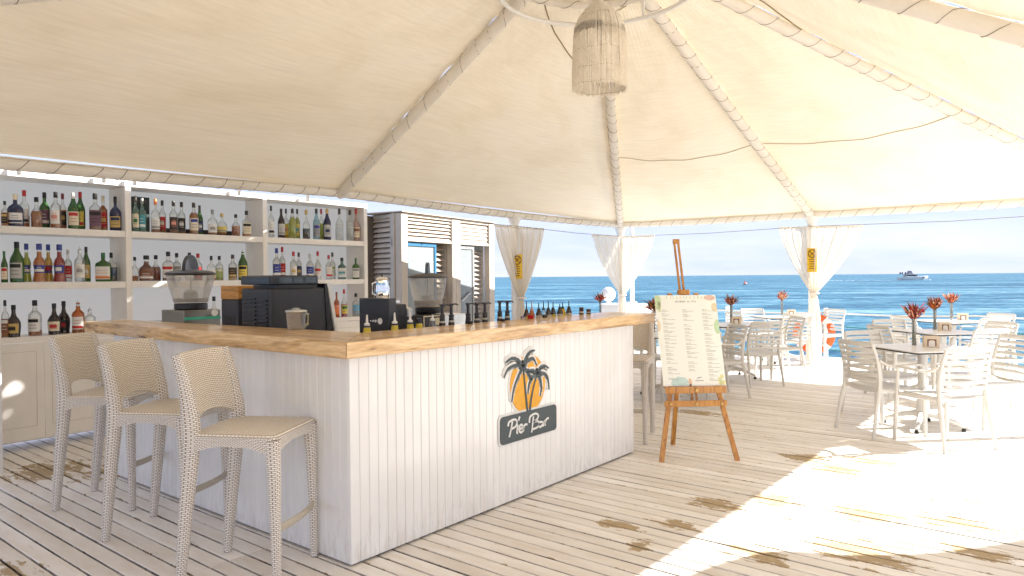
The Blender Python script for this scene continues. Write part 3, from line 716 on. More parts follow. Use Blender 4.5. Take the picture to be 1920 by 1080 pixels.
FRONDS = [[(1.405,.866),(1.355,.914),(1.288,.932),(1.224,.908)],[(1.405,.866),(1.33,.883),(1.251,.867),(1.208,.816)],[(1.404,.863),(1.366,.824),(1.309,.739),(1.284,.651)],[(1.407,.87),(1.437,.925),(1.483,.957),(1.532,.96)],[(1.407,.866),(1.456,.9),(1.515,.91),(1.552,.859)],[(1.411,.862),(1.449,.831),(1.474,.8),(1.496,.762)],[(1.56,.804),(1.506,.785),(1.467,.742),(1.456,.681)],[(1.56,.807),(1.64,.794),(1.681,.757),(1.694,.678)],[(1.562,.802),(1.593,.767),(1.605,.709),(1.591,.647)],[(1.56,.809),(1.593,.839),(1.641,.848),(1.69,.825)],[(1.56,.807),(1.52,.827),(1.481,.831),(1.449,.823)]]
TRUNKS = [[(1.407,.858),(1.419,.772),(1.434,.668),(1.449,.557)],[(1.557,.799),(1.519,.72),(1.489,.637),(1.471,.553)]]
TEXT = [[(1.279,.526),(1.264,.479),(1.245,.431)],[(1.234,.503),(1.246,.528),(1.301,.536),(1.325,.519),(1.312,.49),(1.264,.479)],[(1.335,.498),(1.324,.45),(1.334,.443)],[(1.355,.547),(1.342,.522)],[(1.352,.463),(1.381,.471),(1.377,.489),(1.356,.486),(1.347,.459),(1.368,.44),(1.393,.453)],[(1.389,.481),(1.394,.441)],[(1.392,.461),(1.41,.484),(1.435,.481)],[(1.503,.523),(1.492,.471),(1.481,.42)],[(1.457,.489),(1.467,.527),(1.523,.539),(1.556,.523),(1.542,.499),(1.499,.488)],[(1.499,.488),(1.553,.483),(1.566,.459),(1.539,.443),(1.489,.44)],[(1.606,.468),(1.579,.474),(1.566,.455),(1.579,.439),(1.603,.453)],[(1.609,.474),(1.611,.437)],[(1.63,.479),(1.633,.439)],[(1.632,.456),(1.65,.481),(1.675,.485)]]
def plate(out, y0, y1, name, mm):
    b = MB(); n = len(out); vs = [(x, y0, z) for x, z in out]+[(x, y1, z) for x, z in out]
    b.add(vs, [tuple(range(n)), tuple(range(2*n-1, n-1, -1))]+[(i, i+n, (i+1) % n+n, (i+1) % n) for i in range(n)]); return wb(b, sg, name, mm, None)
def ell(cx, cz, rx, rz, n=40): return [(cx+rx*math.cos(2*PI*i/n), cz+rz*math.sin(2*PI*i/n)) for i in range(n)]
def rr2(x0, x1, z0, z1, r): return [(a+(x0+x1)/2, b+(z0+z1)/2) for a, b in rrect(x1-x0, z1-z0, r)]
mb = MB()
for f in FRONDS: ribbon(mb, f, lambda k: .085*(1-.45*k), -.0055)
for f in TRUNKS: ribbon(mb, f, .045, -.0055)
wb(mb, sg, 'outline_layer', M_wprint, None)
plate(ell(1.462, .745, .208, .212), -.0040, -.0012, 'outline_disc', M_wprint)
plate(ell(1.462, .745, .190, .194), -.0072, -.0045, 'sun_disc', M_sun)
mb = MB(); rnd = random.Random(2)
for f in FRONDS: ribbon(mb, f, lambda k: .058*(1-.45*k), -.0078)
wb(mb, sg, 'frond_edge', M_wprint, None)
mb = MB()
for f in FRONDS:
    P = smooth_path([(p[0], 0, p[1]) for p in f], 9); ribbon(mb, f, lambda k: .017*(1-.4*k), -.0112)
    for i, p in enumerate(P[1:]):
        d = (P[min(i+2, len(P)-1)]-P[i]).normalized(); kk = (i+1)/len(P); ln = .036*math.sin(PI*min(1, .18+.82*kk))**.6*(1.1-.5*kk)
        for sgn in (1, -1):
            nn = Vector((-d.z, 0, d.x))*sgn; q = p+(nn*.85+d*.55).normalized()*ln*rnd.uniform(.7, 1.1)*(1 if nn.z < 0 else .45)
            a = p-d*.0055; c = p+d*.0055
            mb.add([(a.x, -.0105, a.z), (c.x, -.0105, c.z), (q.x, -.0105, q.z)], [(0, 1, 2)])
wb(mb, sg, 'palm_frond', M_slate, None)
mb = MB()
for f in TRUNKS: ribbon(mb, f, lambda k: .010+.010*k, -.0112)
wb(mb, sg, 'palm_trunk', M_slate, None)
plate(rr2(1.150, 1.785, .378, .580, .035), -.0090, -.0030, 'plaque_edge', M_wprint)
plate(rr2(1.163, 1.772, .391, .567, .028), -.0150, -.0095, 'plaque', M_slate)
mb = MB()
for s_ in TEXT: ribbon(mb, s_, .0135, -.0185, 6)
wb(mb, sg, 'lettering', M_wprint, None)

# ================================================================== BOTTLE SHELVING
sh = thing('bottle_shelving', 'wide white three-bay shelving unit with cupboards, filled with liquor bottles', 'shelving', (1.47, 4.2, 0))
Y0, Y1 = 4.2, 4.56; XD = [-.70, .7475, 2.195, 3.615]
for i, x in enumerate(XD):
    mb = MB(); mb.box(x-.027, x+.027, Y0, Y1, .07, 2.334, b=.002); wb(mb, sh, 'upright', M_shelf)
mb = MB(); mb.box(XD[0]-.03, XD[3]+.03, Y0-.003, Y1, 2.336, 2.389, b=.002); wb(mb, sh, 'top_board', M_shelf)
mb = MB(); mb.grid(lambda u, v: (XD[0]-.03+(XD[3]-XD[0]+.06)*u, Y1+.004, .07+2.318*v), 1, 1); wb(mb, sh, 'back_panel', M_backing, None)
for i in range(3):
    a, b_ = XD[i]+.029, XD[i+1]-.029
    for z in (1.855, 1.377): mb = MB(); mb.box(a, b_, Y0+.004, Y1-.002, z, z+.06, b=.0025); wb(mb, sh, 'shelf', M_shelf)
    mb = MB(); mb.box(a, b_, Y0+.004, Y1-.002, .925, .97, b=.0025); wb(mb, sh, 'shelf', M_shelf)
    mb = MB(); mb.box(a, b_, Y0+.03, Y1-.002, .07, .10); wb(mb, sh, 'bottom_board', M_shelf)
    h = (b_-a)/2
    for q in (0, 1):
        mb = MB(); mb.box(a+q*h+.003, a+(q+1)*h-.003, Y0-.004, Y0+.014, .085, .918, b=.002)
        d = wb(mb, sh, 'cupboard_door', M_shelf)
        ln = MB(); x0, x1 = a+q*h+.06, a+(q+1)*h-.06
        ln.box(x0, x1, Y0-.0062, Y0-.0045, .198, .200); ln.box(x0, x1, Y0-.0062, Y0-.0045, .842, .844); ln.box(x0-.002, x0, Y0-.0062, Y0-.0045, .198, .844); ln.box(x1, x1+.002, Y0-.0062, Y0-.0045, .198, .844)
        ln.v = [tuple(Vector(p)-at0(sh)) for p in ln.v]; ln.build('groove_shade_line', plain('groove_shadow_line', (.50, .44, .37), .7), d, None)  # thin raised strips, coloured as the shade of the panel grooves
for x in (-.164, .501, .77, 1.836, 2.691):
    mb = MB(); mb.box(x-.014, x+.014, 4.10, 4.13, 2.34, 2.455, b=.002); wb(mb, sh, 'support_stub', M_shelf)
for x in (-.6, .62, 2.1, 3.5):
    mb = MB(); mb.lathe([(.024, -.012), (.03, -.008), (.03, .008), (.024, .012)], 12); mb.v = [(p[2]+x, p[0]+4.26, p[1]+.031) for p in mb.v]; wb(mb, sh, 'caster', plain('navy_rubber', (.02, .025, .08), .5))
t = thing('end_partition', 'tall narrow white partition board at the left frame edge before the shelves', 'partition', (-.505, 3.85, 0))
mb = MB(); mb.box(-.0225, .0225, -.35, .34, .0, 2.23, b=.003); mb.build('board_face', M_white, t)
mb = MB(); mb.box(-.032, .032, -.36, .35, .0, .05, b=.003); 
t = thing('dark_gift_box', 'dark green upright carton behind the first bottles of the middle bay', 'box', (.955, 4.47, 1.916))
mb = MB(); mb.box(-.088, .088, -.055, .055, 0, .355, b=.003); mb.build('carton', plain('dark_green_card', (.018, .035, .035), .6), t)
mb = MB(); mb.box(-.08, .08, -.0565, -.0555, .30, .33); mb.build('lid_line', M_black, t)
t = thing('dark_tray', 'long low dark tray standing behind the middle bay top-shelf bottles', 'tray', (1.62, 4.515, 1.916))
mb = MB(); mb.box(-.50, .40, -.03, .03, 0, .065, b=.003); mb.build('tray_body', plain('dark_brown_card', (.04, .02, .018), .6), t)

# ================================================================== SHUTTER CABINET BEHIND THE BAR
ks = thing('shutter_cabinet', 'pale wooden cabinet with louvred shutters and glazed doors behind the bar', 'cabinet', (4.73, 4.78, 0), R(9.4))
def kb(name, x0, x1, y0, y1, z0, z1, mm=M_kiosk, b=.004): q = MB(); q.box(x0, x1, y0, y1, z0, z1, b=b); return q.build(name, mm, ks)
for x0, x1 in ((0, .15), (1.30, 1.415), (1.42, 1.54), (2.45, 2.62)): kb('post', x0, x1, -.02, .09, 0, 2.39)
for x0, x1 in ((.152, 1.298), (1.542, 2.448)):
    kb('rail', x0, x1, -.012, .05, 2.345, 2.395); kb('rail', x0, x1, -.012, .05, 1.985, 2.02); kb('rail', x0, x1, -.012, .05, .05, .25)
def slat(L, w=.062, th=.010, tilt=38, mm=M_slat, nm='slat'):
    q = MB(); q.box(0, L, -w/2, w/2, -th/2, th/2, b=.0025); c, s_ = math.cos(R(tilt)), math.sin(R(tilt)); q.v = [(x, y*c-z*s_, y*s_+z*c) for x, y, z in q.v]; return q.mesh(nm, mm, None)
s1 = slat(1.145, tilt=50, mm=M_kiosk); s2 = slat(.905, .07, tilt=72, mm=M_kiosk)
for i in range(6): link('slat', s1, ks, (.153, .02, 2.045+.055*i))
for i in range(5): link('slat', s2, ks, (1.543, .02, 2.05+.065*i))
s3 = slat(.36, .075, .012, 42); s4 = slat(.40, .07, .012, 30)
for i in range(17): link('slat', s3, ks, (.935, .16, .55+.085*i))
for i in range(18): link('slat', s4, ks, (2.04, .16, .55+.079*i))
kb('inner_back', .02, 1.30, .66, .68, .05, 2.38, plain('dim_back_board', (.16, .13, .10), .7))
kb('side_wall', 1.30, 1.33, .10, .66, .05, 2.38); kb('side_wall', 2.44, 2.46, .10, .66, .05, 2.38)
kb('floor_board', .02, 2.44, .10, .66, .02, .05)
def door(x0, x1, fr, mm, fm, z1=1.975, y=.02):
    q = MB(); q.box(x0, x1, y, y+.045, z1-fr, z1, b=.003); q.box(x0, x0+fr, y, y+.045, .27, z1-fr-.001, b=.003); q.box(x1-fr, x1, y, y+.045, .27, z1-fr-.001, b=.003); q.box(x0+fr+.001, x1-fr-.001, y, y+.045, .27, .33, b=.003)
    d = q.build('cooler_door', fm, ks)
    q = MB(); q.box(x0+fr, x1-fr, y+.015, y+.022, .33, z1-fr); q.build('door_pane', mm, d, None)
    q = MB(); q.lathe([(.006, 0), (.011, .004), (.011, .010)], 10, ((x0+x1)/2, y-.002, z1-fr/2)); q.build('lock', M_black, d)
door(.155, .925, .055, plain('cooler_glass_white', (.26, .29, .29), .12), M_blue); door(1.55, 2.02, .05, plain('cooler_glass_grey', (.24, .265, .275), .10), plain('grey_frame', (.33, .33, .31), .5), 1.965)
mb = MB(); mb.sweep([(1.60, .012, 1.06), (1.70, .006, 1.10), (1.80, .006, 1.16), (1.90, .012, 1.19)], (.006, .018), 6); mb.build('door_swoosh', M_alu, ks)
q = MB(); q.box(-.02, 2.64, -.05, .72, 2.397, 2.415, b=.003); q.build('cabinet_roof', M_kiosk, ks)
# louvred return on the left
lf = bpy.data.objects.new('louvred_side', None); COL.objects.link(lf); lf.parent = ks; lf.rotation_euler = (0, 0, R(70.6)); lf.location = (0, .0, 0)
def lb(name, x0, x1, y0, y1, z0, z1): q = MB(); q.box(x0, x1, y0, y1, z0, z1, b=.004); return q.build(name, M_kiosk, lf)
lb('stile', .10, .20, -.01, .05, .02, 2.39); lb('stile', .875, .93, -.01, .05, .02, 2.39); lb('rail', .202, .873, -.006, .045, 2.33, 2.385); lb('rail', .202, .873, -.006, .045, .05, .2)
s5 = slat(.67, .075, .012, 125)
for i in range(28): link('slat', s5, lf, (.203, .02, .26+.076*i))
q = MB(); q.box(.14, .165, .052, .068, 1.92, 2.02, b=.003); q.build('latch', M_alu, lf)
lb('backing', .2, .875, -.050, -.040, .05, 2.38)

# ================================================================== BOTTLES
GL = {'clear': (.93, .94, .92), 'green': (.10, .30, .07), 'navy': (.02, .03, .10), 'dark': (.035, .02, .015), 'teal': (.42, .62, .55), 'orangeglass': (.80, .30, .08), 'bluec': (.62, .80, .85), 'rose': (.90, .70, .62)}
SOLID = {'green': .45, 'navy': .9, 'dark': .93, 'orangeglass': .35, 'teal': .25, 'clear': .035, 'bluec': .12, 'rose': .2}
LQ = {'amber': (.62, .26, .045), 'rust': (.42, .12, .025), 'dark': (.05, .03, .02), 'navy': (.02, .04, .12), 'lime': (.62, .64, .12), 'orange': (.85, .34, .03), 'yellow': (.82, .55, .08), 'redl': (.62, .015, .03), 'water': (.80, .82, .80), 'purple': (.05, .012, .05), 'tealq': (.12, .48, .52), 'green': (.03, .24, .05)}
PC = {'black': (.015, .014, .014), 'white': (.78, .77, .74), 'cream': (.74, .66, .50), 'red': (.50, .03, .03), 'darkred': (.22, .02, .025), 'green': (.03, .16, .05), 'blue': (.04, .06, .30), 'clear': (.62, .62, .58), 'pour': (.05, .05, .05), 'dark': (.06, .045, .035), 'grey': (.32, .32, .32), 'orange': (.72, .20, .05), 'gold': (.60, .42, .14), 'brown': (.22, .09, .05), 'purple': (.16, .08, .12), 'yellow': (.78, .62, .12), 'silver': (.50, .50, .48), 'teal': (.08, .34, .42), 'navy': (.02, .035, .10), 'lime': (.45, .58, .2), 'pink': (.70, .30, .24), 'bluec': (.16, .42, .62)}
def liquid(name, c):
    if name in MATS: return MATS[name]
    m = bpy.data.materials.new(name); m.use_nodes = True; MATS[name] = m; t = m.node_tree; b = t.nodes['Principled BSDF']; b.inputs['Base Color'].default_value = (*c, 1); b.inputs['Roughness'].default_value = .15
    tr = t.nodes.new('ShaderNodeBsdfTranslucent'); tr.inputs[0].default_value = (*c, 1); mx = t.nodes.new('ShaderNodeMixShader'); mx.inputs[0].default_value = .5
    tp = t.nodes.new('ShaderNodeBsdfTransparent'); tp.inputs[0].default_value = (*[min(1, x*1.3+.05) for x in c], 1); m2 = t.nodes.new('ShaderNodeMixShader'); m2.inputs[0].default_value = .75 if 'water' in name else .35
    t.links.new(b.outputs[0], mx.inputs[1]); t.links.new(tr.outputs[0], mx.inputs[2]); t.links.new(mx.outputs[0], m2.inputs[1]); t.links.new(tp.outputs[0], m2.inputs[2]); t.links.new(m2.outputs[0], t.nodes['Material Output'].inputs[0]); return m
PROF = {'std': [(1, .015), (1, .56), (.93, .61), (.62, .67), (.36, .72), (.31, .86), (.31, .93)],
 'wine': [(1, .015), (1, .52), (.90, .60), (.58, .70), (.38, .78), (.30, .88), (.30, .93)],
 'wide': [(1, .015), (1, .46), (.97, .54), (.80, .61), (.45, .67), (.26, .71), (.25, .90)],
 'squat': [(.96, .015), (1, .42), (.92, .50), (.60, .58), (.36, .64), (.31, .74), (.31, .9)],
 'square': [(1, .012), (1, .58), (.92, .62), (.50, .68), (.34, .72), (.32, .9)],
 'flare': [(1, .015), (.95, .08), (.76, .24), (.74, .34), (.86, .44), (.86, .50), (.66, .60), (.36, .66), (.33, .78), (.33, .9)],
 'bell': [(.86, .015), (.94, .2), (1, .36), (.96, .46), (.72, .56), (.42, .64), (.30, .74), (.27, .9)],
 'flask': [(.95, .015), (1, .05), (1, .56), (.90, .64), (.45, .70), (.25, .74), (.22, .88)],
 'round': [(.35, .015), (.75, .08), (.98, .22), (1, .33), (.92, .46), (.66, .58), (.33, .66), (.26, .72), (.26, .9)]}
DEP = {'wide': .62, 'flask': .5, 'round': .5}; SQ = {'square': .45, 'flask': .5, 'squat': .75}
def bottle(label, x, y, z, h, w, shape, gl, lq, fill, cap, lab, acc, rz, idx):
    t = thing('bottle', label, 'bottle', (x, y, z+.001), rz, 'liquor bottles on the shelving')
    r = w/2; pf = PROF[shape]; sy = DEP.get(shape, 1.); p = SQ.get(shape, 1.)
    mb = MB(); mb.lathe([(r*.9, 0)]+[(r*a, h*b) for a, b in pf], 16, sy=sy, p=p); mb.build('glass_body', glass('bottle_glass_'+gl, GL[gl], SOLID[gl], .12 if gl != 'clear' else .2), t, 40)
    if gl not in ('navy', 'dark') and fill > .05:
        top_ = fill*.9; q = [(r*.84, .006)]; pr = None
        for a, b in pf:
            if b < top_: q.append((r*a*.93, h*b))
            else:
                a0, b0 = pr or (1, .015); kk = (top_-b0)/max(b-b0, 1e-4); q.append((r*(a0+(a-a0)*kk)*.93, h*top_)); break
            pr = (a, b)
        mb = MB(); mb.lathe(q, 14, sy=sy, p=p); mb.build('liquid', liquid('spirit_'+lq, LQ[lq]), t, 40)
    nr = pf[-1][0]*r; ny = nr/sy if sy < 1 else nr
    cz = h*(.84 if shape not in ('wide', 'flask') else .82)
    mb = MB()
    if cap == 'pour':
        mb.lathe([(nr*1.1, h*.82), (nr*1.1, h*.88), (nr*.6, h*.90), (.006, h*.91), (.004, h)], 10); mb.build('pourer', M_steel, t)
    else:
        mb.lathe([(nr*1.22, cz), (nr*1.25, cz+.004), (nr*1.22, h-.003), (nr*1.05, h)], 12); mb.build('cap', mat('cap_'+cap, PC[cap], .4), t)
    if lab != 'clear':
        z0, z1 = {'std': (.12, .50), 'wine': (.10, .48), 'wide': (.10, .42), 'squat': (.08, .38), 'square': (.10, .52), 'flare': (.24, .44), 'bell': (.12, .42), 'flask': (.08, .52), 'round': (.15, .40)}[shape]
        def lab_fn(za, zb, off, half):
            def f(u, v):
                a = -PI/2+(u-.5)*2*half; zz = za+(zb-za)*v; rr = 1
                for i in range(len(pf)-1):
                    if pf[i][1] <= zz <= pf[i+1][1]: kk = (zz-pf[i][1])/(pf[i+1][1]-pf[i][1]); rr = pf[i][0]+(pf[i+1][0]-pf[i][0])*kk
                ca, sa = math.cos(a), math.sin(a); ca = math.copysign(abs(ca)**p, ca); sa = math.copysign(abs(sa)**p, sa)
                return (ca*rr*r*off, sa*rr*r*sy*off, zz*h)
            return f
        mb = MB(); mb.grid(lab_fn(z0, z1, 1.025, 1.05), 10, 5); lo = mb.build('label', mat('label_'+lab, PC[lab], .6), t, 60)
        mb = MB(); k = random.Random(idx).choice([0, 1, 2])
        if k == 0: mb.grid(lab_fn(z0+.03, z0+.10, 1.045, .95), 8, 1)
        elif k == 1: mb.grid(lab_fn(z1-.12, z1-.03, 1.045, .8), 8, 1)
        else: mb.grid(lab_fn((z0+z1)/2-.05, (z0+z1)/2+.05, 1.045, .55), 8, 1)
        for q in range(3): zz = z0+(z1-z0)*(.25+.22*q); mb.grid(lab_fn(zz, zz+.012, 1.042, .6-.1*q), 6, 1)
        lp_ = mb.build('label_print', mat('label_'+(acc if acc != 'clear' else 'grey'), PC[acc if acc != 'clear' else 'grey'], .6), lo, 60); lp_['kind'] = 'stuff'
    return t
BOTTLES = [
 (1, 3, -0.218, 4.29, 0.214, 0.054, 'std', 'clear', 'amber', 0.6, 'black', 'black', 'gold', 'amber whisky bottle with black label'),
 (1, 3, -0.142, 4.29, 0.28, 0.119, 'wide', 'navy', 'navy', 0.9, 'cream', 'white', 'navy', 'broad-shouldered dark blue bottle with big white label and cream cap'),
 (1, 3, -0.044, 4.39, 0.329, 0.08, 'std', 'clear', 'amber', 0.35, 'red', 'white', 'black', 'clear whisky bottle with orange-red cap and lettered white label'),
 (1, 3, 0.017, 4.29, 0.266, 0.089, 'squat', 'clear', 'amber', 0.6, 'black', 'clear', 'white', 'squat faceted amber bottle with dark stopper'),
 (1, 3, 0.112, 4.39, 0.324, 0.081, 'std', 'green', 'dark', 0.8, 'black', 'purple', 'white', 'green bottle with black cap and dark purple label'),
 (1, 3, 0.167, 4.29, 0.325, 0.086, 'std', 'clear', 'amber', 0.55, 'black', 'white', 'pink', 'amber bottle with black cap and white label with reddish bird shape'),
 (1, 3, 0.257, 4.39, 0.327, 0.063, 'std', 'clear', 'amber', 0.6, 'darkred', 'black', 'gold', 'slim amber bottle with dark red cap and black label'),
 (1, 3, 0.309, 4.29, 0.328, 0.092, 'wine', 'green', 'dark', 0.9, 'white', 'cream', 'red', 'green bottle with white cap and cream label'),
 (1, 3, 0.403, 4.39, 0.354, 0.079, 'wine', 'green', 'dark', 0.9, 'red', 'yellow', 'red', 'green bottle with red cap and yellow label with red letters'),
 (1, 3, 0.492, 4.29, 0.339, 0.099, 'square', 'clear', 'rust', 0.6, 'black', 'purple', 'black', 'square bottle with slanted black and purple labels'),
 (1, 3, 0.6, 4.39, 0.336, 0.071, 'square', 'clear', 'amber', 0.8, 'cream', 'red', 'gold', 'square amber bottle with slanted red label'),
 (1, 3, 0.683, 4.29, 0.326, 0.096, 'wide', 'navy', 'navy', 0.9, 'black', 'gold', 'navy', 'dark blue bottle with slanted gold stripes'),
 (1, 2, -0.229, 4.29, 0.267, 0.05, 'wine', 'green', 'dark', 0.8, 'green', 'cream', 'red', 'green bottle with dark base cut by the end panel'),
 (1, 2, -0.137, 4.29, 0.349, 0.105, 'wine', 'green', 'dark', 0.9, 'black', 'silver', 'black', 'tall dark green bottle with silver lettered label'),
 (1, 2, -0.035, 4.39, 0.34, 0.08, 'flare', 'clear', 'lime', 0.85, 'blue', 'blue', 'white', 'yellow-green liqueur bottle with blue cap'),
 (1, 2, 0.031, 4.29, 0.338, 0.108, 'flare', 'clear', 'orange', 0.88, 'blue', 'blue', 'white', 'orange-yellow liqueur bottle with blue cap'),
 (1, 2, 0.134, 4.39, 0.338, 0.081, 'flare', 'clear', 'yellow', 0.88, 'blue', 'blue', 'red', 'yellow liqueur bottle with blue cap'),
 (1, 2, 0.189, 4.29, 0.336, 0.11, 'flare', 'clear', 'redl', 0.9, 'blue', 'blue', 'white', 'bright red liqueur bottle with navy cap'),
 (1, 2, 0.292, 4.39, 0.296, 0.068, 'std', 'clear', 'water', 0.8, 'clear', 'red', 'white', 'clear bottle with slanted red label behind the red one'),
 (1, 2, 0.354, 4.29, 0.324, 0.088, 'std', 'clear', 'water', 0.3, 'pour', 'white', 'grey', 'clear bottle with white label and metal pourer'),
 (1, 2, 0.445, 4.39, 0.325, 0.07, 'wine', 'green', 'dark', 0.9, 'black', 'gold', 'white', 'dark green bottle with patterned gold label'),
 (1, 2, 0.553, 4.29, 0.27, 0.13, 'flask', 'green', 'dark', 0.9, 'green', 'white', 'orange', 'square-shouldered green bottle with white and orange label'),
 (1, 2, 0.701, 4.39, 0.276, 0.103, 'flask', 'clear', 'purple', 0.55, 'black', 'clear', 'grey', 'clear flask half full of dark purple spirit'),
 (1, 1, -0.23, 4.29, 0.317, 0.059, 'std', 'clear', 'amber', 0.5, 'black', 'brown', 'white', 'amber bottle cut by the end panel on the cabinet top'),
 (1, 1, -0.169, 4.29, 0.274, 0.105, 'bell', 'dark', 'dark', 0.9, 'black', 'gold', 'black', 'bell-shaped dark bottle with gold band label'),
 (1, 1, -0.01, 4.29, 0.31, 0.103, 'std', 'clear', 'amber', 0.16, 'black', 'white', 'black', 'nearly empty clear bottle with tall white label'),
 (1, 1, 0.139, 4.29, 0.277, 0.105, 'bell', 'dark', 'dark', 0.9, 'black', 'cream', 'red', 'black cream-liqueur bottle with oval label'),
 (1, 1, 0.25, 4.39, 0.293, 0.102, 'bell', 'dark', 'dark', 0.9, 'black', 'black', 'red', 'black bell-shaped bottle with red lettering'),
 (1, 1, 0.333, 4.29, 0.299, 0.102, 'std', 'orangeglass', 'dark', 0.5, 'pour', 'white', 'red', 'bottle with orange neck, white label and pourer over dark liquid'),
 (1, 1, 0.43, 4.29, 0.232, 0.094, 'std', 'clear', 'water', 0.5, 'pour', 'clear', 'clear', 'clear bottle with steel pourer half hidden by the counter end'),
 (2, 3, 0.854, 4.29, 0.345, 0.062, 'std', 'teal', 'water', 0.8, 'dark', 'cream', 'green', 'green-tinted bottle with cream label beside the divider'),
 (2, 3, 0.914, 4.29, 0.329, 0.073, 'std', 'teal', 'water', 0.8, 'grey', 'teal', 'white', 'green-tinted bottle with teal label'),
 (2, 3, 1.042, 4.29, 0.334, 0.084, 'wide', 'clear', 'amber', 0.12, 'orange', 'white', 'grey', 'clear bottle with white label and orange neck band'),
 (2, 3, 1.156, 4.39, 0.335, 0.07, 'std', 'clear', 'amber', 0.15, 'dark', 'red', 'cream', 'clear bottle with dark red label'),
 (2, 3, 1.221, 4.29, 0.327, 0.081, 'std', 'clear', 'amber', 0.1, 'dark', 'dark', 'pink', 'clear bottle with arched dark label'),
 (2, 3, 1.353, 4.39, 0.334, 0.077, 'std', 'clear', 'amber', 0.1, 'dark', 'dark', 'white', 'clear bottle with dark label and white band'),
 (2, 3, 1.431, 4.29, 0.327, 0.088, 'std', 'clear', 'amber', 0.75, 'dark', 'cream', 'blue', 'amber bottle with cream label and blue wave'),
 (2, 3, 1.545, 4.39, 0.313, 0.067, 'wine', 'green', 'dark', 0.8, 'dark', 'navy', 'white', 'slim green bottle with navy label'),
 (2, 3, 1.632, 4.29, 0.27, 0.096, 'wide', 'clear', 'amber', 0.15, 'grey', 'white', 'grey', 'clear bottle with white label and grey stopper'),
 (2, 3, 1.738, 4.29, 0.235, 0.108, 'round', 'clear', 'amber', 0.2, 'gold', 'yellow', 'clear', 'round clear bottle with yellow ring'),
 (2, 3, 1.897, 4.29, 0.236, 0.087, 'squat', 'clear', 'amber', 0.5, 'dark', 'clear', 'gold', 'short faceted amber bottle with dark cap'),
 (2, 3, 2.024, 4.29, 0.282, 0.088, 'square', 'clear', 'amber', 0.2, 'black', 'cream', 'black', 'small clear bottle with cream label, black signs and black cap'),
 (2, 2, 0.837, 4.29, 0.235, 0.067, 'squat', 'clear', 'amber', 0.25, 'black', 'clear', 'clear', 'nearly empty amber bottle beside the divider'),
 (2, 2, 0.946, 4.29, 0.252, 0.136, 'squat', 'clear', 'rust', 0.85, 'black', 'brown', 'white', 'wide amber bottle with brown etched label'),
 (2, 2, 1.084, 4.39, 0.26, 0.091, 'squat', 'clear', 'rust', 0.6, 'black', 'clear', 'orange', 'round-shouldered amber bottle with black cap'),
 (2, 2, 1.16, 4.29, 0.294, 0.102, 'square', 'clear', 'rust', 0.3, 'black', 'white', 'red', 'square bottle with white printed label and red seal'),
 (2, 2, 1.295, 4.39, 0.286, 0.082, 'square', 'clear', 'water', 0.8, 'black', 'grey', 'white', 'clear square bottle with grey label'),
 (2, 2, 1.378, 4.29, 0.288, 0.082, 'std', 'clear', 'water', 0.5, 'black', 'white', 'grey', 'clear bottle behind the black mixer knob'),
 (2, 2, 1.52, 4.39, 0.285, 0.084, 'std', 'clear', 'rust', 0.5, 'red', 'red', 'white', 'bottle with red cap behind the mixer'),
 (2, 2, 1.612, 4.29, 0.259, 0.09, 'wide', 'clear', 'amber', 0.3, 'black', 'white', 'yellow', 'clear bottle with white label right of the mixer'),
 (2, 2, 1.757, 4.39, 0.264, 0.08, 'std', 'clear', 'lime', 0.4, 'black', 'lime', 'white', 'pale green bottle with black cap'),
 (2, 2, 1.854, 4.29, 0.278, 0.092, 'std', 'clear', 'yellow', 0.55, 'dark', 'dark', 'gold', 'yellow spirit bottle with dark striped label'),
 (2, 2, 1.973, 4.29, 0.333, 0.099, 'wine', 'green', 'dark', 0.9, 'pour', 'yellow', 'black', 'green bottle with yellow label and pourer'),
 (2, 1, 1.635, 4.29, 0.299, 0.09, 'squat', 'clear', 'yellow', 0.5, 'black', 'cream', 'gold', 'small yellow bottle on the lower shelf beside the mixer'),
 (3, 3, 2.328, 4.29, 0.36, 0.066, 'std', 'clear', 'water', 0.5, 'dark', 'white', 'black', 'clear bottle with white label next to the divider'),
 (3, 3, 2.458, 4.29, 0.336, 0.079, 'wine', 'dark', 'dark', 0.9, 'dark', 'silver', 'grey', 'black bottle with round silver badge'),
 (3, 3, 2.588, 4.39, 0.352, 0.062, 'std', 'clear', 'yellow', 0.4, 'dark', 'yellow', 'pink', 'slim pale yellow bottle behind the black one'),
 (3, 3, 2.606, 4.29, 0.347, 0.087, 'wine', 'clear', 'lime', 0.8, 'dark', 'clear', 'teal', 'pale green bottle with turquoise base print'),
 (3, 3, 2.74, 4.39, 0.359, 0.063, 'std', 'clear', 'lime', 0.8, 'dark', 'yellow', 'teal', 'slim pale green bottle with yellow label'),
 (3, 3, 2.795, 4.29, 0.347, 0.088, 'squat', 'clear', 'dark', 0.4, 'gold', 'clear', 'grey', 'clear tequila bottle with dark lower half and cream cap'),
 (3, 3, 2.938, 4.29, 0.37, 0.083, 'wine', 'bluec', 'water', 0.7, 'dark', 'grey', 'blue', 'pale blue bottle with frosted print'),
 (3, 3, 3.081, 4.39, 0.383, 0.065, 'std', 'clear', 'lime', 0.6, 'red', 'clear', 'dark', 'slim bottle with red cap'),
 (3, 3, 3.093, 4.29, 0.381, 0.091, 'wine', 'navy', 'navy', 0.9, 'gold', 'silver', 'navy', 'dark navy bottle with gold and red cap'),
 (3, 3, 3.276, 4.29, 0.393, 0.099, 'wide', 'clear', 'water', 0.6, 'dark', 'clear', 'grey', 'clear bottle with dark stopper and etched front'),
 (3, 3, 3.44, 4.29, 0.388, 0.094, 'std', 'clear', 'water', 0.6, 'dark', 'clear', 'grey', 'clear bottle with black cap and etched band'),
 (3, 3, 3.592, 4.29, 0.412, 0.095, 'bell', 'rose', 'water', 0.8, 'red', 'cream', 'brown', 'rose bottle with red cap and cream label, last on the top shelf'),
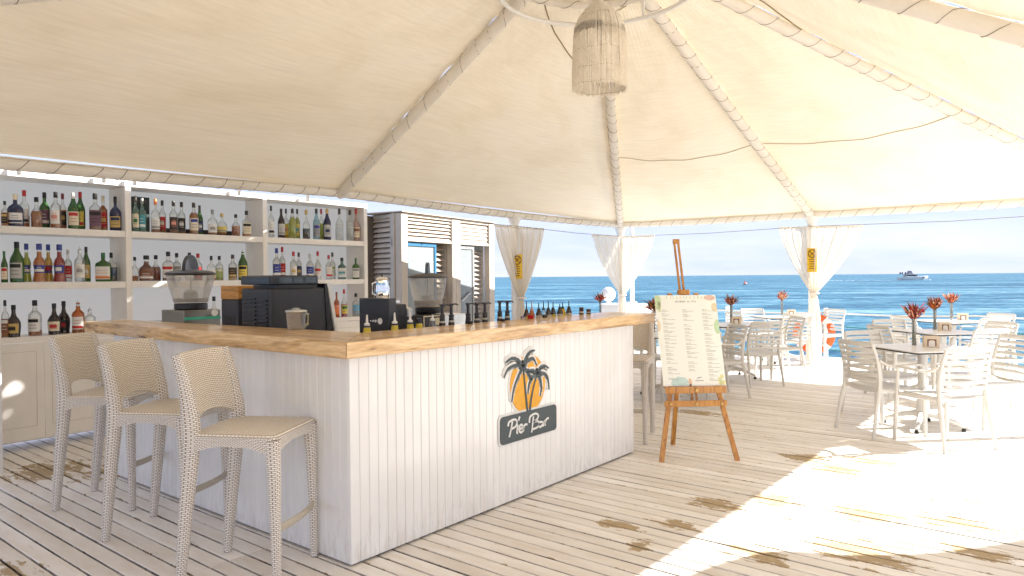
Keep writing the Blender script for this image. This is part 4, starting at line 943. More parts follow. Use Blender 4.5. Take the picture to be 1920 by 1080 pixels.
 (3, 2, 2.392, 4.29, 0.361, 0.091, 'std', 'clear', 'water', 0.8, 'blue', 'blue', 'white', 'clear vodka bottle with blue cap and blue base label'),
 (3, 2, 2.531, 4.39, 0.383, 0.074, 'std', 'clear', 'water', 0.8, 'red', 'red', 'white', 'clear vodka bottle with red cap and red print'),
 (3, 2, 2.613, 4.29, 0.327, 0.081, 'std', 'clear', 'water', 0.8, 'red', 'white', 'gold', 'clear bottle with dark red cap and white label'),
 (3, 2, 2.754, 4.39, 0.323, 0.07, 'std', 'clear', 'water', 0.8, 'dark', 'navy', 'gold', 'slim clear bottle with dark cap and navy label'),
 (3, 2, 2.84, 4.29, 0.307, 0.089, 'std', 'clear', 'water', 0.8, 'clear', 'blue', 'white', 'clear bottle with clear cap and blue band'),
 (3, 2, 2.95, 4.29, 0.338, 0.09, 'bell', 'clear', 'water', 0.8, 'red', 'white', 'red', 'clear bottle with diamond-shaped red-edged label'),
 (3, 2, 3.108, 4.29, 0.296, 0.071, 'square', 'clear', 'water', 0.8, 'red', 'white', 'red', 'square clear gin bottle with red cap and white label'),
 (3, 2, 3.24, 4.39, 0.334, 0.073, 'std', 'clear', 'water', 0.8, 'dark', 'white', 'lime', 'clear bottle with dark cap behind the square gin bottle'),
 (3, 2, 3.307, 4.29, 0.267, 0.099, 'square', 'teal', 'tealq', 0.9, 'black', 'white', 'teal', 'pale turquoise gin bottle with white side label'),
 (3, 2, 3.523, 4.29, 0.267, 0.088, 'flask', 'green', 'green', 0.9, 'green', 'white', 'grey', 'rounded bright green gin bottle with white label'),
 (3, 1, 3.22, 4.29, 0.312, 0.066, 'std', 'orangeglass', 'orange', 0.9, 'brown', 'orange', 'pink', 'orange bottle on the lower shelf right of the black machine'),
 (3, 1, 3.334, 4.29, 0.343, 0.086, 'bell', 'clear', 'redl', 0.5, 'red', 'yellow', 'green', 'colourful liqueur bottle with red stopper on the lower shelf'),
 (3, 1, 3.517, 4.29, 0.289, 0.094, 'std', 'clear', 'water', 0.5, 'black', 'bluec', 'clear', 'clear bottle with big blue drop print on the lower shelf'),
]
SHELF = {3: 1.915, 2: 1.437, 1: .97}
for i, (bay, lv, x, y, h, w, shape, gl, lq, fill, cap, lab, acc, desc) in enumerate(BOTTLES):
    where = {1: 'left', 2: 'middle', 3: 'right'}[bay]+' bay, '+{3: 'top', 2: 'middle', 1: 'lowest'}[lv]+' shelf'
    L = desc if len(desc.split()) > 11 else desc+', '+where
    y = min(y, 4.55-w*.5*1.1)
    x = min(max(x, XD[bay-1]+.032+w*.5), XD[bay]-.032-w*.5)
    bottle(L, x, y, SHELF[lv], h, w, shape, gl, lq, fill, cap, lab, acc, R(-30+random.uniform(-10, 10)), i)
# ================================================================== COUNTER EQUIPMENT
def mixer(label, x, y, z, r, zb, zt, zk, knobcol, rz, lidcol, liquidz=None):
    """drink dispenser: dark foot, flaring clear bowl, dark lid with an arched handle, paddle inside"""
    t = thing('drink_dispenser', label, 'drink machine', (x, y, z), rz)
    mb = MB(); mb.lathe([(r*.66, 0), (r*.70, .01), (r*.70, zb-.004), (r*.64, zb)], 24); mb.build('foot', M_black, t)
    H = zt-zb
    mb = MB(); mb.lathe([(r*.70, zb+.002), (r*.74, zb+H*.10), (r*.76, zb+H*.2), (r*.92, zb+H*.62), (r*.985, zb+H*.85), (r, zt)], 32, caps=False); mb.build('bowl', glass('clear_plastic', (.96, .95, .93), .28, .10), t, 60)
    mb = MB(); mb.lathe([(r*.72, zb+.012), (r*.745, zb+H*.17)], 24); mb.build('inner_base', glass('smoky_plastic', (.6, .6, .58), .35, .3), t)
    mb = MB(); mb.lathe([(r*.30, zb+.01), (r*.30, zb+H*.38), (r*.24, zb+H*.40)], 18); mb.build('cooling_drum', plain('pale_drum', (.60, .60, .57), .3), t)
    mb = MB(); mb.sweep([(0, 0, zb+H*.4), (0, 0, zt)], .007, 8); mb.box(-r*.5, r*.5, -.004, .004, zb+H*.40, zb+H*.47, b=.001); mb.build('paddle', plain('pale_drum', (.6, .6, .57)), t)
    if liquidz:
        mb = MB(); mb.lathe([(r*.715, zb+.008), (r*.74, zb+liquidz), (r*.735, zb+liquidz+.001)], 28); mb.build('drink', plain('caramel_drink', (.42, .24, .11), .3), t, 40)
    mb = MB(); mb.lathe([(r*1.02, zt-.004), (r*1.06, zt+.004), (r*1.05, zt+.014), (r*.92, zt+.026), (r*.55, zt+.038), (r*.16, zt+.045)], 32); mb.build('lid', lidcol, t, 50)
    hb = MB(); hr = (zk-zt-.04); n = 14
    vs = []; 
    for s_ in (-.014, .014):
        for i in range(n+1): a = PI*i/n; vs.append((hr*1.02*math.cos(a), s_, zt+.036+hr*math.sin(a)))
    fs = [tuple(range(n+1)), tuple(range(2*n+1, n, -1))]+[(i, i+n+1, i+n+2, i+1) for i in range(n)]+[(0, n, 2*n+1, n+1)]
    hb.add(vs, fs); hb.build('lid_handle', knobcol, t, 40)
    return t
WT = .931
b0 = thing('mixer_base', 'grey steel machine base with a green strip under the left drink dispenser', 'machine base', (.66, 2.865, WT))
mb = MB(); mb.box(-.155, .155, -.185, .185, 0, 1.203-WT, b=.006); mb.build('housing', plain('speckled_steel', (.30, .30, .28), .35, .7), b0)
mb = MB(); mb.box(-.150, .153, -.1885, -.1865, 1.128-WT, 1.150-WT); mb.build('green_strip', plain('mint_green', (.06, .50, .34), .5), b0, None)
mb = MB()
for q in range(9): mb.box(.03+.012*q, .037+.012*q, -.190, -.1888, 1.155-WT, 1.162-WT)
mb.build('strip_print', M_black, b0, None)
mb = MB(); mb.lathe([(.028, 0), (.028, .004)], 18); mb.v = [(p[0]+.10, -.1875-p[2], p[1]+1.178-WT) for p in mb.v]; mb.build('round_badge', M_wprint, b0)
mixer('big clear drink dispenser with black arched handle, left end of the work area', .66, 2.865, 1.204, .183, .052, .285, .452, M_black, R(40), M_black)
b1 = thing('mixer_base', 'steel and black machine base under the farther drink dispenser', 'machine base', (2.36, 1.75, .86))
mb = MB(); mb.box(-.02, .27, -.15, .16, 0, .255, b=.005); mb.build('housing', M_steel, b1)
mb = MB(); mb.box(-.30, -.022, -.16, .15, 0, .262, b=.005); mb.build('control_panel', M_black, b1)
mb = MB(); mb.box(-.295, -.028, -.164, -.161, .248, .258); mb.box(-.295, -.285, -.164, -.161, .05, .247); mb.box(-.15, -.10, -.164, -.161, .17, .235); mb.build('panel_frame', plain('pale_gold', (.62, .56, .38), .4), b1, None)
mb = MB(); mb.box(-.25, -.05, -.164, -.161, .02, .045); mb.build('yellow_line', M_sun, b1, None)
mixer('farther drink dispenser with caramel drink and a blue-grey handle', 2.33, 1.80, 1.125, .172, .055, .325, .468, plain('slate_blue_plastic', (.07, .10, .15), .45), R(40), plain('grey_lid', (.09, .085, .085), .4), .06)

t = thing('coffee_machine', 'large black machine with vent slits on its side, behind the counter', 'machine', (.73, 1.65, WT))
zt = 1.384-WT
mb = MB(); mb.box(-.23, .235, -.183, .18, 0, zt, b=.010); mb.build('housing', M_char, t)
mb = MB(); mb.box(-.232, -.2302, -.160, .165, .03, zt-.03, b=0); mb.build('side_panel', M_black, t)
vm = MB(); vm.box(-.008, .004, -.085, .085, -.006, .006, b=.003); vmm = vm.mesh('vent_slat', M_black, None)
for q in range(10): link('vent_slat', vmm, t, (-.236, .07, .12+.029*q)); 
vm2 = MB(); vm2.box(-.008, .004, -.052, .052, -.006, .006, b=.003); vmm2 = vm2.mesh('vent_slat', M_black, None)
for q in range(10): link('vent_slat', vmm2, t, (-.236, -.10, .108+.029*q))
mb = MB(); mb.box(-.215, -.2135, -.1835, -.1825, .02, zt-.02); mb.build('seam_line', M_black, t, None)
mb = MB(); mb.add([(.215, -.19, zt+.03), (.235, -.19, zt+.03), (.30, -.19, .03), (.235, -.19, .0), (.215, .15, zt+.03), (.235, .15, zt+.03), (.30, .15, .03), (.235, .15, 0)], [(0, 1, 2, 3), (7, 6, 5, 4), (0, 4, 5, 1), (1, 5, 6, 2), (2, 6, 7, 3), (3, 7, 4, 0)]); mb.build('front_bezel', M_black, t, None)
mb = MB(); mb.add([(.237, -.20, zt+.012), (.262, -.20, zt+.012), (.335, -.20, .06), (.310, -.20, .06), (.237, .14, zt+.012), (.262, .14, zt+.012), (.335, .14, .06), (.310, .14, .06)], [(0, 3, 2, 1), (7, 4, 5, 6), (0, 1, 5, 4), (1, 2, 6, 5), (2, 3, 7, 6), (3, 0, 4, 7)]); mb.build('white_front', M_wprint, t, None)
t = thing('appliance_tray', 'glossy black drawer unit lying on top of the large black machine', 'drawer', (.73, 1.62, WT+zt+.002))
mb = MB(); mb.box(-.235, .165, -.155, .21, .022, .088, b=.008); mb.build('tray_body', plain('gloss_black', (.02, .022, .028), .15), t)
mb = MB(); mb.box(-.17, .17, -.13, .15, 0, .02); mb.build('tray_foot', M_black, t)
mb = MB()
for a, b_ in ((-.16, -.06), (-.04, .03), (.05, .14)): mb.box(a, b_, -.158, -.1552, .036, .072, b=.001)
mb.build('drawer_window', plain('smoke_blue', (.05, .07, .09), .12), t)
t = thing('coffee_grinder', 'narrow black appliance with vents left of the large black machine', 'grinder', (.70, 2.20, WT))
z2 = 1.296-WT
mb = MB(); mb.box(-.08, .10, -.12, .12, 0, z2, b=.006); mb.build('housing', M_char, t)
mb = MB()
for q in range(4):
    for w_ in range(2): mb.box(-.0825, -.0802, -.07+.038*q, -.045+.038*q, .15+.05*w_, .19+.05*w_, b=.0008)
mb.build('vent', M_black, t)
t = thing('bamboo_box', 'orange bamboo box resting on the narrow black appliance', 'box', (.71, 2.20, WT+z2+.001))
mb = MB(); mb.box(-.09, .12, -.125, .125, 0, .103, b=.004); mb.build('case', M_bamboo, t)
mb = MB(); mb.sweep([(-.0915, .075, .074), (-.096, .04, .070), (-.096, -.04, .070), (-.0915, -.075, .074)], .0025, 5); mb.build('cord_handle', M_rope, t)
t = thing('pitcher_jar', 'clear lidded plastic jug standing on the counter before the black machine', 'jug', (.335, .93, 1.138))
mb = MB(); mb.lathe([(.050, 0), (.052, .004), (.060, .10), (.062, .108)], 22); mb.build('jug_body', glass('frosted_plastic', (.80, .80, .78), .30, .35), t, 50)
mb = MB(); mb.lathe([(.064, .106), (.066, .110), (.064, .118), (.030, .122)], 22); mb.lathe([(.022, .122), (.024, .130), (.010, .133)], 14); mb.build('lid', M_steel, t)
mb = MB(); mb.sweep([(.060, 0, .10), (.088, .0, .088), (.086, 0, .03), (.055, 0, .014)], (.004, .009), 6); mb.build('handle', glass('amber_plastic', (.85, .78, .45), .5, .3), t)
t = thing('black_menu_box', 'square black box with a white round logo on the bar by the front arm', 'box', (.775, .68, WT), R(4))
mb = MB(); mb.box(-.035, .035, -.13, .135, 0, 1.32-WT, b=.003); mb.build('box_body', M_black, t)
mb = MB(); mb.lathe([(.020, 0), (.020, .003)], 20); mb.v = [(-.0355-p[2], p[0]-.055, p[1]+.245) for p in mb.v]
for q in range(3): mb.lathe([(.009-.002*q, 0), (.009-.002*q, .003)], 10); k = len(mb.v)-20; mb.v[k:] = [(-.0355-p[2], p[0]-.015+.022*q, p[1]+.245) for p in mb.v[k:]]
mb.build('logo', M_wprint, t)
t = thing('espresso_maker', 'black espresso machine with chrome parts behind the square black box', 'coffee machine', (.955, .74, WT))
mb = MB(); mb.box(-.14, .04, -.10, .14, 0, .345, b=.01); mb.build('housing', M_black, t)
mb = MB(); mb.box(-.18, .05, -.02, .15, .347, .372, b=.005); mb.build('cup_shelf', M_steel, t)
mb = MB(); mb.lathe([(.03, 0), (.032, .05), (.02, .06)], 14, (.08, -.06, .26)); mb.build('group_head', M_steel, t)
t = thing('milk_jug', 'polished steel lidded jug on top of the espresso machine', 'jug', (.95, .84, WT+.373))
mb = MB(); mb.lathe([(.050, 0), (.053, .005), (.052, .07), (.043, .125), (.046, .135), (.03, .150), (.008, .156)], 24); mb.build('jug_body', plain('polished_steel', (.85, .85, .84), .08, 1.), t, 50)
mb = MB(); mb.lathe([(.004, .156), (.009, .163), (.004, .170)], 10); mb.build('knob', M_black, t)
mb = MB(); mb.sweep([(-.05, 0, .12), (-.085, 0, .11), (-.083, 0, .04), (-.052, 0, .03)], .006, 6); mb.build('handle', M_steel, t)
t = thing('plastic_crate', 'clear ribbed plastic crate left of the dispenser on the lower shelf', 'crate', (1.02, 4.36, .971))
mb = MB(); mb.box(-.15, .15, -.09, .09, 0, .055, b=.004); mb.build('crate_body', glass('frosted_plastic', (.8, .8, .78), .3), t)
mb = MB(); mb.box(-.16, .16, -.1, .1, .055, .068, b=.003); mb.build('rim', glass('frosted_plastic', (.8, .8, .78), .3), t)

RAIL = [(0.484, 1.234, 'neck'), (0.701, 1.237, 'neck'), (0.83, 1.232, 'neck'), (0.908, 1.191, 'capneck'), (1.028, 1.209, 'spout'), (1.118, 1.275, 'pump'), (1.205, 1.276, 'pump'), (1.287, 1.161, 'jar'), (1.372, 1.274, 'pump'), (1.463, 1.274, 'pump'), (1.549, 1.272, 'pump'), (1.632, 1.158, 'jar'), (1.714, 1.278, 'pump'), (1.801, 1.275, 'pump'), (1.865, 1.164, 'purple'), (1.959, 1.171, 'red'), (2.033, 1.264, 'dark'), (2.1, 1.261, 'orange'), (2.14, 1.165, 'jar'), (2.19, 1.246, 'dark'), (2.253, 1.257, 'clear'), (2.318, 1.255, 'dark'), (2.383, 1.248, 'dark'), (2.477, 1.228, 'amber'), (2.518, 1.239, 'yellow'), (2.608, 1.25, 'amber'), (2.65, 1.2, 'capbox'), (2.759, 1.182, 'capbox')]
RL = {0: 'yellow-labelled bottle with white spout, in front of the square black box', 1: 'yellow-labelled bottle with white spout right of the square black box', 2: 'yellow-labelled bottle with short white spout before the gold-framed panel', 3: 'black-capped yellow-labelled bottle before the gold-framed panel', 4: 'clear bottle with thin spout left of the first black pump', 5: 'first black pump bottle from the left along the counter edge', 6: 'second black pump bottle from the left along the counter edge', 7: 'low black jar between the second and third pump bottles', 8: 'third black pump bottle, plain dark and without print', 9: 'fourth black pump bottle, left one of a close pair', 10: 'fifth black pump bottle, right one of a close pair', 11: 'low black jar between the fifth and sixth pump bottles', 12: 'sixth black pump bottle, next to last on the counter', 13: 'last black pump bottle, left of the purple-capped jar', 14: 'small jar with white and purple cap left of the red cup', 15: 'small bright red cup on the inner counter edge', 16: 'dark pourer bottle just right of the red cup', 17: 'orange pourer bottle among the dark ones on the counter', 18: 'little brown jar beside the orange pourer bottle', 19: 'dark pourer bottle right of the orange bottle', 20: 'clear pourer bottle between dark pourer bottles on the counter', 21: 'dark pourer bottle, second after the orange one', 22: 'dark pourer bottle, last of the dark group on the counter', 23: 'short brown pourer bottle left of the yellow one', 24: 'short yellow pourer bottle near the far counter end', 25: 'slim brown pourer bottle left of the dark labelled jar', 26: 'dark labelled jar next to the slim brown pourer bottle', 27: 'last small dark jar at the far end of the counter row'}
M_ylab = plain('yellow_black_label', (.62, .50, .04), .5); M_wlab = plain('pale_print', (.55, .53, .48), .5)
zr = .955
for i, (x, ztop, k) in enumerate(RAIL):
    cat = 'cup' if k == 'red' else 'jar' if k in ('jar', 'purple', 'capbox') else 'bottle'
    tall = k not in ('jar', 'purple', 'red', 'capbox')
    y = .44; base = zr if tall else 1.138
    if not tall: y = .345; ztop -= .004
    t = thing({'cup': 'cup', 'jar': 'jar', 'bottle': 'pump_bottle' if k == 'pump' else 'syrup_bottle'}[cat], RL[i], cat, (x, y, base), R(-35), 'bottles and jars along the inner counter edge')
    h = ztop-base
    if k == 'pump':
        c1 = 1.137-base
        mb = MB(); mb.lathe([(.026, 0), (.027, .01), (.027, c1-.06), (.022, c1+.0), (.0165, c1+.045)], 12); mb.build('bottle_body', M_black, t)
        mb = MB(); mb.lathe([(.018, c1+.046), (.018, c1+.062), (.011, c1+.068), (.010, h-.018), (.017, h-.012), (.017, h)], 12); mb.build('pump_neck', M_char, t)
        mb = MB(); mb.sweep([(-.005, 0, h-.006), (.032, 0, h-.004), (.046, 0, h-.010)], (.006, .005), 6); mb.build('nozzle', M_char, t)
        if i != 8: mb = MB(); mb.lathe([(.0205, c1+.012), (.0190, c1+.026)], 12, caps=False); mb.lathe([(.0255, c1-.02), (.0245, c1-.012)], 12, caps=False); mb.build('label', M_wlab, t)
    elif k in ('neck', 'spout', 'capneck'):
        c1 = 1.137-base
        mb = MB(); mb.lathe([(.03, 0), (.031, .01), (.031, c1-.05), (.020, c1+.0), (.016, c1+.035)], 12); mb.build('bottle_body', glass('bottle_glass_dark', GL['dark'], .93) if k != 'spout' else glass('bottle_glass_clear', GL['clear'], .035), t)
        if k != 'spout': mb = MB(); mb.lathe([(.0235, c1-.01), (.0195, c1+.022)], 12, caps=False); mb.build('label', M_ylab, t)
        mb = MB()
        if k == 'capneck': mb.lathe([(.019, c1+.028), (.019, h)], 12); mb.build('cap', M_black, t)
        else: mb.lathe([(.017, c1+.034), (.017, c1+.044), (.008, c1+.050), (.0045, h)], 10); mb.build('spout', M_wprint, t)
    elif k in ('dark', 'orange', 'clear', 'amber', 'yellow'):
        c1 = 1.137-base; gl = {'dark': 'dark', 'orange': 'orangeglass', 'clear': 'clear', 'amber': 'dark', 'yellow': 'orangeglass'}[k]
        mb = MB(); mb.lathe([(.024, 0), (.025, .01), (.025, c1+.02), (.018, c1+.04), (.012, c1+.055)], 12); mb.build('bottle_body', glass('bottle_glass_'+gl, GL[gl], SOLID[gl]) if k != 'yellow' else liquid('spirit_yellow', LQ['yellow']), t)
        mb = MB(); mb.lathe([(.0255, c1-.01), (.0255, c1+.012)], 12, caps=False); mb.build('label', M_wlab if i % 2 else M_ylab, t)
        mb = MB(); mb.lathe([(.014, c1+.052), (.014, c1+.062), (.005, c1+.068), (.0035, h)], 8); mb.build('pourer', M_black if k != 'orange' else plain('copper_pourer', (.5, .22, .12), .3, .8), t)
    elif k == 'red':
        mb = MB(); mb.lathe([(.021, 0), (.022, .003), (.026, h-.002), (.024, h)], 16); mb.build('cup_body', M_redp, t)
        mb = MB(); mb.lathe([(.0262, h-.004), (.027, h-.001), (.0262, h)], 16, caps=False); mb.build('rim', M_redp, t)
    else:
        mb = MB(); mb.lathe([(.018, 0), (.019, .003), (.019, h*.6), (.016, h*.65)], 12); mb.build('jar_body', M_black if k != 'purple' else M_wlab, t)
        mb = MB(); mb.lathe([(.019, h*.66), (.019, h-.002), (.017, h)], 12); mb.build('cap', M_black if k == 'jar' else plain('purple_cap', (.12, .08, .28), .4) if k == 'purple' else plain('brown_cap', (.10, .035, .02), .4), t)
        if k == 'capbox': mb = MB(); mb.lathe([(.0195, h*.2), (.0195, h*.45)], 12, caps=False); mb.build('label', M_wlab, t)

# ================================================================== BAR STOOLS
def make_stool(label):
    t = thing('bar_stool', label, 'bar stool', (0, 0, 0), 0, 'wicker bar stools at the counter')
    HW = .205
    for sgn in (1, -1):
        # front leg: tapers down, slight inward curve
        y = HW*sgn
        mb = MB(); mb.sweep([(.228, y, 0.004), (.226, y, .25), (.220, y*.985, .55), (.212, y*.97, .70)], [(.0185, .0185), (.022, .022), (.029, .029), (.034, .034)], 12, upv=(1, 0, 0), sq=.7); mb.build('leg', M_wick, t, 50)
        # rear leg sweeps up and on into the side of the back
        mb = MB(); mb.sweep(smooth_path([(-.262, y, .004), (-.232, y, .30), (-.200, y*.99, .62), (-.196, y*.98, .76), (-.226, y*.985, .95), (-.266, y*.985, 1.090)], 4), [(.0195+.0125*min(1, i/9), .021+.020*min(1, i/9)) if i < 14 else (.030-.0012*(i-13), .038-.0022*(i-13)) for i in range(21)], 12, upv=(1, 0, 0), sq=.7); mb.build('leg', M_wick, t, 50)
        fm = MB(); fm.lathe([(.018, 0), (.019, .004), (.019, .010)], 10, (.228, y, 0)); fm.lathe([(.018, 0), (.019, .004), (.019, .010)], 10, (-.262, y, 0)); fm.build('foot_cap', plain('grey_cap', (.25, .24, .22), .6), t)
    mb = MB(); mb.slab(rrect(.450, .450, .035, 5), .672, .722, .012)
    mb.v = [(x+.012, y, z+(.010*((y/.22)**2)-.004 if z > .70 else 0)+(-.006*math.cos(x*7) if z > .70 else 0)) for x, y, z in mb.v]; mb.build('seat', M_wickb, t, 50)
    ap = MB()
    for sgn in (1, -1):
        def fa(u, v, s=sgn):
            x = -.19+.41*u; arch = .030+.045*abs(2*u-1)**2.6; return (x, s*(HW+.024), .712-v*(arch+.012))
        ap.grid(fa, 16, 3, uvs=(.41, .07))
        def fi(u, v, s=sgn):
            x = -.19+.41*u; arch = .030+.045*abs(2*u-1)**2.6; return (x, s*(HW-.006), .712-v*(arch+.012))
        ap.grid(fi, 16, 1, uvs=(.41, .07))
        def fb(u, v, s=sgn):
            x = -.19+.41*u; arch = .030+.045*abs(2*u-1)**2.6; return (x, s*(HW-.006+.030*v), .700-arch)
        ap.grid(fb, 16, 1, uvs=(.41, .03))
    def ff(u, v): y = -HW+2*HW*u; arch = .028+.040*abs(2*u-1)**2.6; return (.239, y, .712-v*(arch+.012))
    ap.grid(ff, 16, 3, uvs=(.4, .07))
    def fbk(u, v): y = -HW+2*HW*u; arch = .028+.040*abs(2*u-1)**2.6; return (.214, y, .712-v*(arch+.012))
    ap.grid(fbk, 16, 1, uvs=(.4, .07)); ap.build('seat_rim', M_wick, t, 60)
    bk = MB()
    def back(off):
        def f(u, v):
            y = (-1+2*u)*.192; arch = .805-.055*abs(2*u-1)**2.2
            z = arch+(1.088-arch)*v; z -= .004*(2*u-1)**2*v
            x = -.196-.070*max(0, (z-.76)/.33)**1.25-.028*(1-(2*u-1)**2)
            return (x+off, y, z)
        return f
    bk.grid(back(.014), 14, 16, uvs=(.40, .30)); bk.grid(back(-.016), 14, 16, uvs=(.40, .30))
    def cap_(u, v): a = back(.014)(u, 1); b = back(-.016)(u, 1); p = lerp(a, b, v); return (p[0], p[1], p[2]+.012*math.sin(PI*v))
    bk.grid(cap_, 14, 4, uvs=(.4, .04))
    def cap2(u, v): a = back(.014)(u, 0); b = back(-.016)(u, 0); p = lerp(a, b, v); return (p[0], p[1], p[2]-.008*math.sin(PI*v))
    bk.grid(cap2, 14, 3, uvs=(.4, .04)); bk.build('backrest', M_wickb, t, 60)
    mb = MB(); mb.sweep([(.232, -HW+.01, .285), (.250, -HW*.5, .285), (.256, 0, .285), (.250, HW*.5, .285), (.232, HW-.01, .285)], (.006, .020), 8, upv=(0, 0, 1)); mb.build('footrest', plain('worn_beige_metal', (.52, .47, .38), .45), t)
    return t
st0 = make_stool('white wicker bar stool nearest the camera, closest to the counter corner'); note_kids(st0)
def place(o, far_rear, ang, w=.41, l=.49):
    d = Vector((math.cos(ang), math.sin(ang))); s_ = Vector((-d.y, d.x)); c = Vector(far_rear)+d*.262-s_*.205; o.location = (c.x, c.y, 0); o.rotation_euler = (0, 0, ang)
A1_ = R(-60)
place(st0, (-.265, .70), A1_)
for lab, fr_, an in (('white wicker bar stool in the middle of the three at the left arm', (-.245, 1.59), R(-60)), ('white wicker bar stool farthest from the camera, before the shelf cupboards', (-.25, 2.45), R(-52))):
    o = copy_tree(st0, (0, 0, 0), 0, lab); place(o, fr_, an)
o = copy_tree(st0, (3.36, .34, 0), R(200), 'white wicker bar stool mostly hidden behind the far end of the counter')

# ================================================================== TABLES AND CHAIRS
def make_table(label):
    t = thing('cafe_table', label, 'table', (0, 0, 0), 0, 'square white cafe tables on the deck')
    ch = [(-.375, -.345), (-.345, -.375), (.345, -.375), (.375, -.345), (.375, .345), (.345, .375), (-.345, .375), (-.375, .345)]
    mb = MB(); mb.slab(ch, .746, .757, .0015); mb.build('tabletop', M_hpl, t, None)
    mb = MB(); mb.slab([(x*1.0015, y*1.0015) for x, y in ch], .734, .7455, .001); mb.build('edge_core', M_black, t, None)
    mb = MB(); mb.box(-.06, .06, -.06, .06, .690, .733, b=.004); mb.box(-.11, .11, -.018, .018, .715, .7335, b=.002); mb.build('bracket', M_alu, t)
    mb = MB(); mb.lathe([(.062, .12), (.058, .14), (.045, .35), (.040, .60), (.044, .688)], 18); mb.build('column', M_resin, t)
    mb = MB()
    for q in range(4):
        a = PI/4+PI/2*q+R(-3); d = Vector((math.cos(a), math.sin(a), 0))
        mb.sweep([d*.03+Vector((0, 0, .135)), d*.15+Vector((0, 0, .115)), d*.315+Vector((0, 0, .055)), d*.335+Vector((0, 0, .040))], [(.036, .030), (.030, .024), (.020, .016), (.018, .014)], 8, sq=.8)
    mb.lathe([(.065, .10), (.065, .15), (.05, .165)], 16); mb.build('base', M_resin, t)
    for q in range(4):
        a = PI/4+PI/2*q+R(-3); f = MB(); f.lathe([(.017, 0), (.020, .006), (.016, .028)], 10, (.33*math.cos(a), .33*math.sin(a), 0)); f.build('foot', M_rubber, t)
    return t
def make_chair(label):
    t = thing('armchair', label, 'chair', (0, 0, 0), 0, 'white plastic armchairs around the cafe tables')
    # facing +x
    for s_ in (1, -1):
        mb = MB(); mb.sweep(smooth_path([(.225, s_*.268, .0), (.215, s_*.262, .25), (.205, s_*.258, .45), (.200, s_*.258, .600)], 3), [(.015, .018), (.016, .019), (.018, .020), (.019, .021), (.019, .021), (.019, .021), (.019, .020), (.018, .019), (.017, .018), (.016, .017)], 8, upv=(1, 0, 0)); mb.build('leg', M_resin, t, 50)
        mb = MB(); mb.sweep(smooth_path([(-.300, s_*.250, .0), (-.255, s_*.238, .25), (-.215, s_*.228, .45), (-.225, s_*.226, .64), (-.285, s_*.218, .835)], 3), [(.014, .017)]*3+[(.017, .021)]*4+[(.016, .020)]*3+[(.014, .016)]*3, 8, upv=(1, 0, 0)); mb.build('leg', M_resin, t, 50)
        mb = MB(); mb.sweep(smooth_path([(.198, s_*.258, .585), (.190, s_*.260, .628), (.150, s_*.264, .645), (.0, s_*.268, .640), (-.14, s_*.262, .640), (-.225, s_*.232, .690)], 4), [(.014, .012)]*4+[(.021, .012)]*12+[(.017, .013)]*5, 8, upv=(0, 0, 1)); mb.build('armrest', M_resin, t, 50)
    def so_(x, y): return (x, y)
    out = []
    for q in range(28):
        a = 2*PI*q/28; ca, sa = math.cos(a), math.sin(a); out.append((math.copysign(abs(ca)**.45, ca)*.225+.005, math.copysign(abs(sa)**.45, sa)*(.235+.012*ca)))
    mb = MB()
    def seat(u, v):
        r = v; a = 2*PI*u; ca, sa = math.cos(a), math.sin(a); x = math.copysign(abs(ca)**.45, ca)*.225*r+.005; y = math.copysign(abs(sa)**.45, sa)*.238*r
        z = .440-.020*(1-(y/.238)**2)*(1-max(0, x/.225)**2)-.022*max(0, (x-.12)/.11)**2
        return (x, y, z)
    mb.grid(seat, 28, 6)
    def rim(u, v):
        p = seat(u, 1); k = 1+.010*math.sin(PI*v); return (p[0]*k, p[1]*k, p[2]-.030*v)
    mb.grid(rim, 28, 3)
    def und(u, v): p = seat(u, 1-v*.97); return (p[0], p[1], min(p[2], .44)-.030+.006*v)
    mb.grid(und, 28, 3); mb.build('seat', M_resin, t, 60)
    mb = MB(); mb.sweep([(-.21, -.225, .425), (-.19, 0, .418), (-.21, .225, .425)], (.010, .020), 6); mb.sweep([(.205, -.255, .41), (.20, 0, .408), (.205, .255, .41)], (.010, .018), 6); mb.build('seat_rail', M_resin, t)
    for s_ in (1, -1): mb = MB(); mb.sweep([(-.21, s_*.23, .418), (0, s_*.246, .414), (.205, s_*.255, .410)], (.010, .020), 6); mb.build('side_rail', M_resin, t)
    zs = [.500, .555, .612, .668, .722, .775, .828]
    for i, z in enumerate(zs):
        k = (z-.45)/.385; xb = -.215-.0*k-.072*max(0, k)**1.4; w = .222-.008*k; bow = .040
        r = (.006, .0165) if i < 6 else (.009, .024)
        mb = MB(); mb.sweep([(xb-bow*(1-(q/4-1)**2), w*(q/4-1), z) for q in range(9)], r, 6, upv=(0, 0, 1)); mb.build('back_slat', M_resin, t, 50)
    return t
TA = R(48)
TABLES = [((5.38, -1.70), 'nearest white square table, at the right with red flowers on it'),
          ((7.60, -1.55), 'second white table in the right row, with orange-red flowers'),
          ((9.85, -1.42), 'last white table of the right row, nearest the sea'),
          ((9.75, 1.00), 'white table standing left of the post with the life ring'),
          ((7.55, 1.00), 'white table right behind the menu easel'),
          ((5.50, 1.00), 'white table half hidden between the counter end and the easel'),
          ((8.05, 3.35), 'white table hidden behind the far counter end')]
t0 = make_table(TABLES[0][1]); note_kids(t0); t0.location = (5.38, -1.70, 0); t0.rotation_euler = (0, 0, TA)
for (x, y), lab in TABLES[1:]: copy_tree(t0, (x, y, 0), TA+R(random.uniform(-3, 3)), lab)
ch0 = make_chair('white slatted armchair on the left side of the nearest table'); note_kids(ch0)
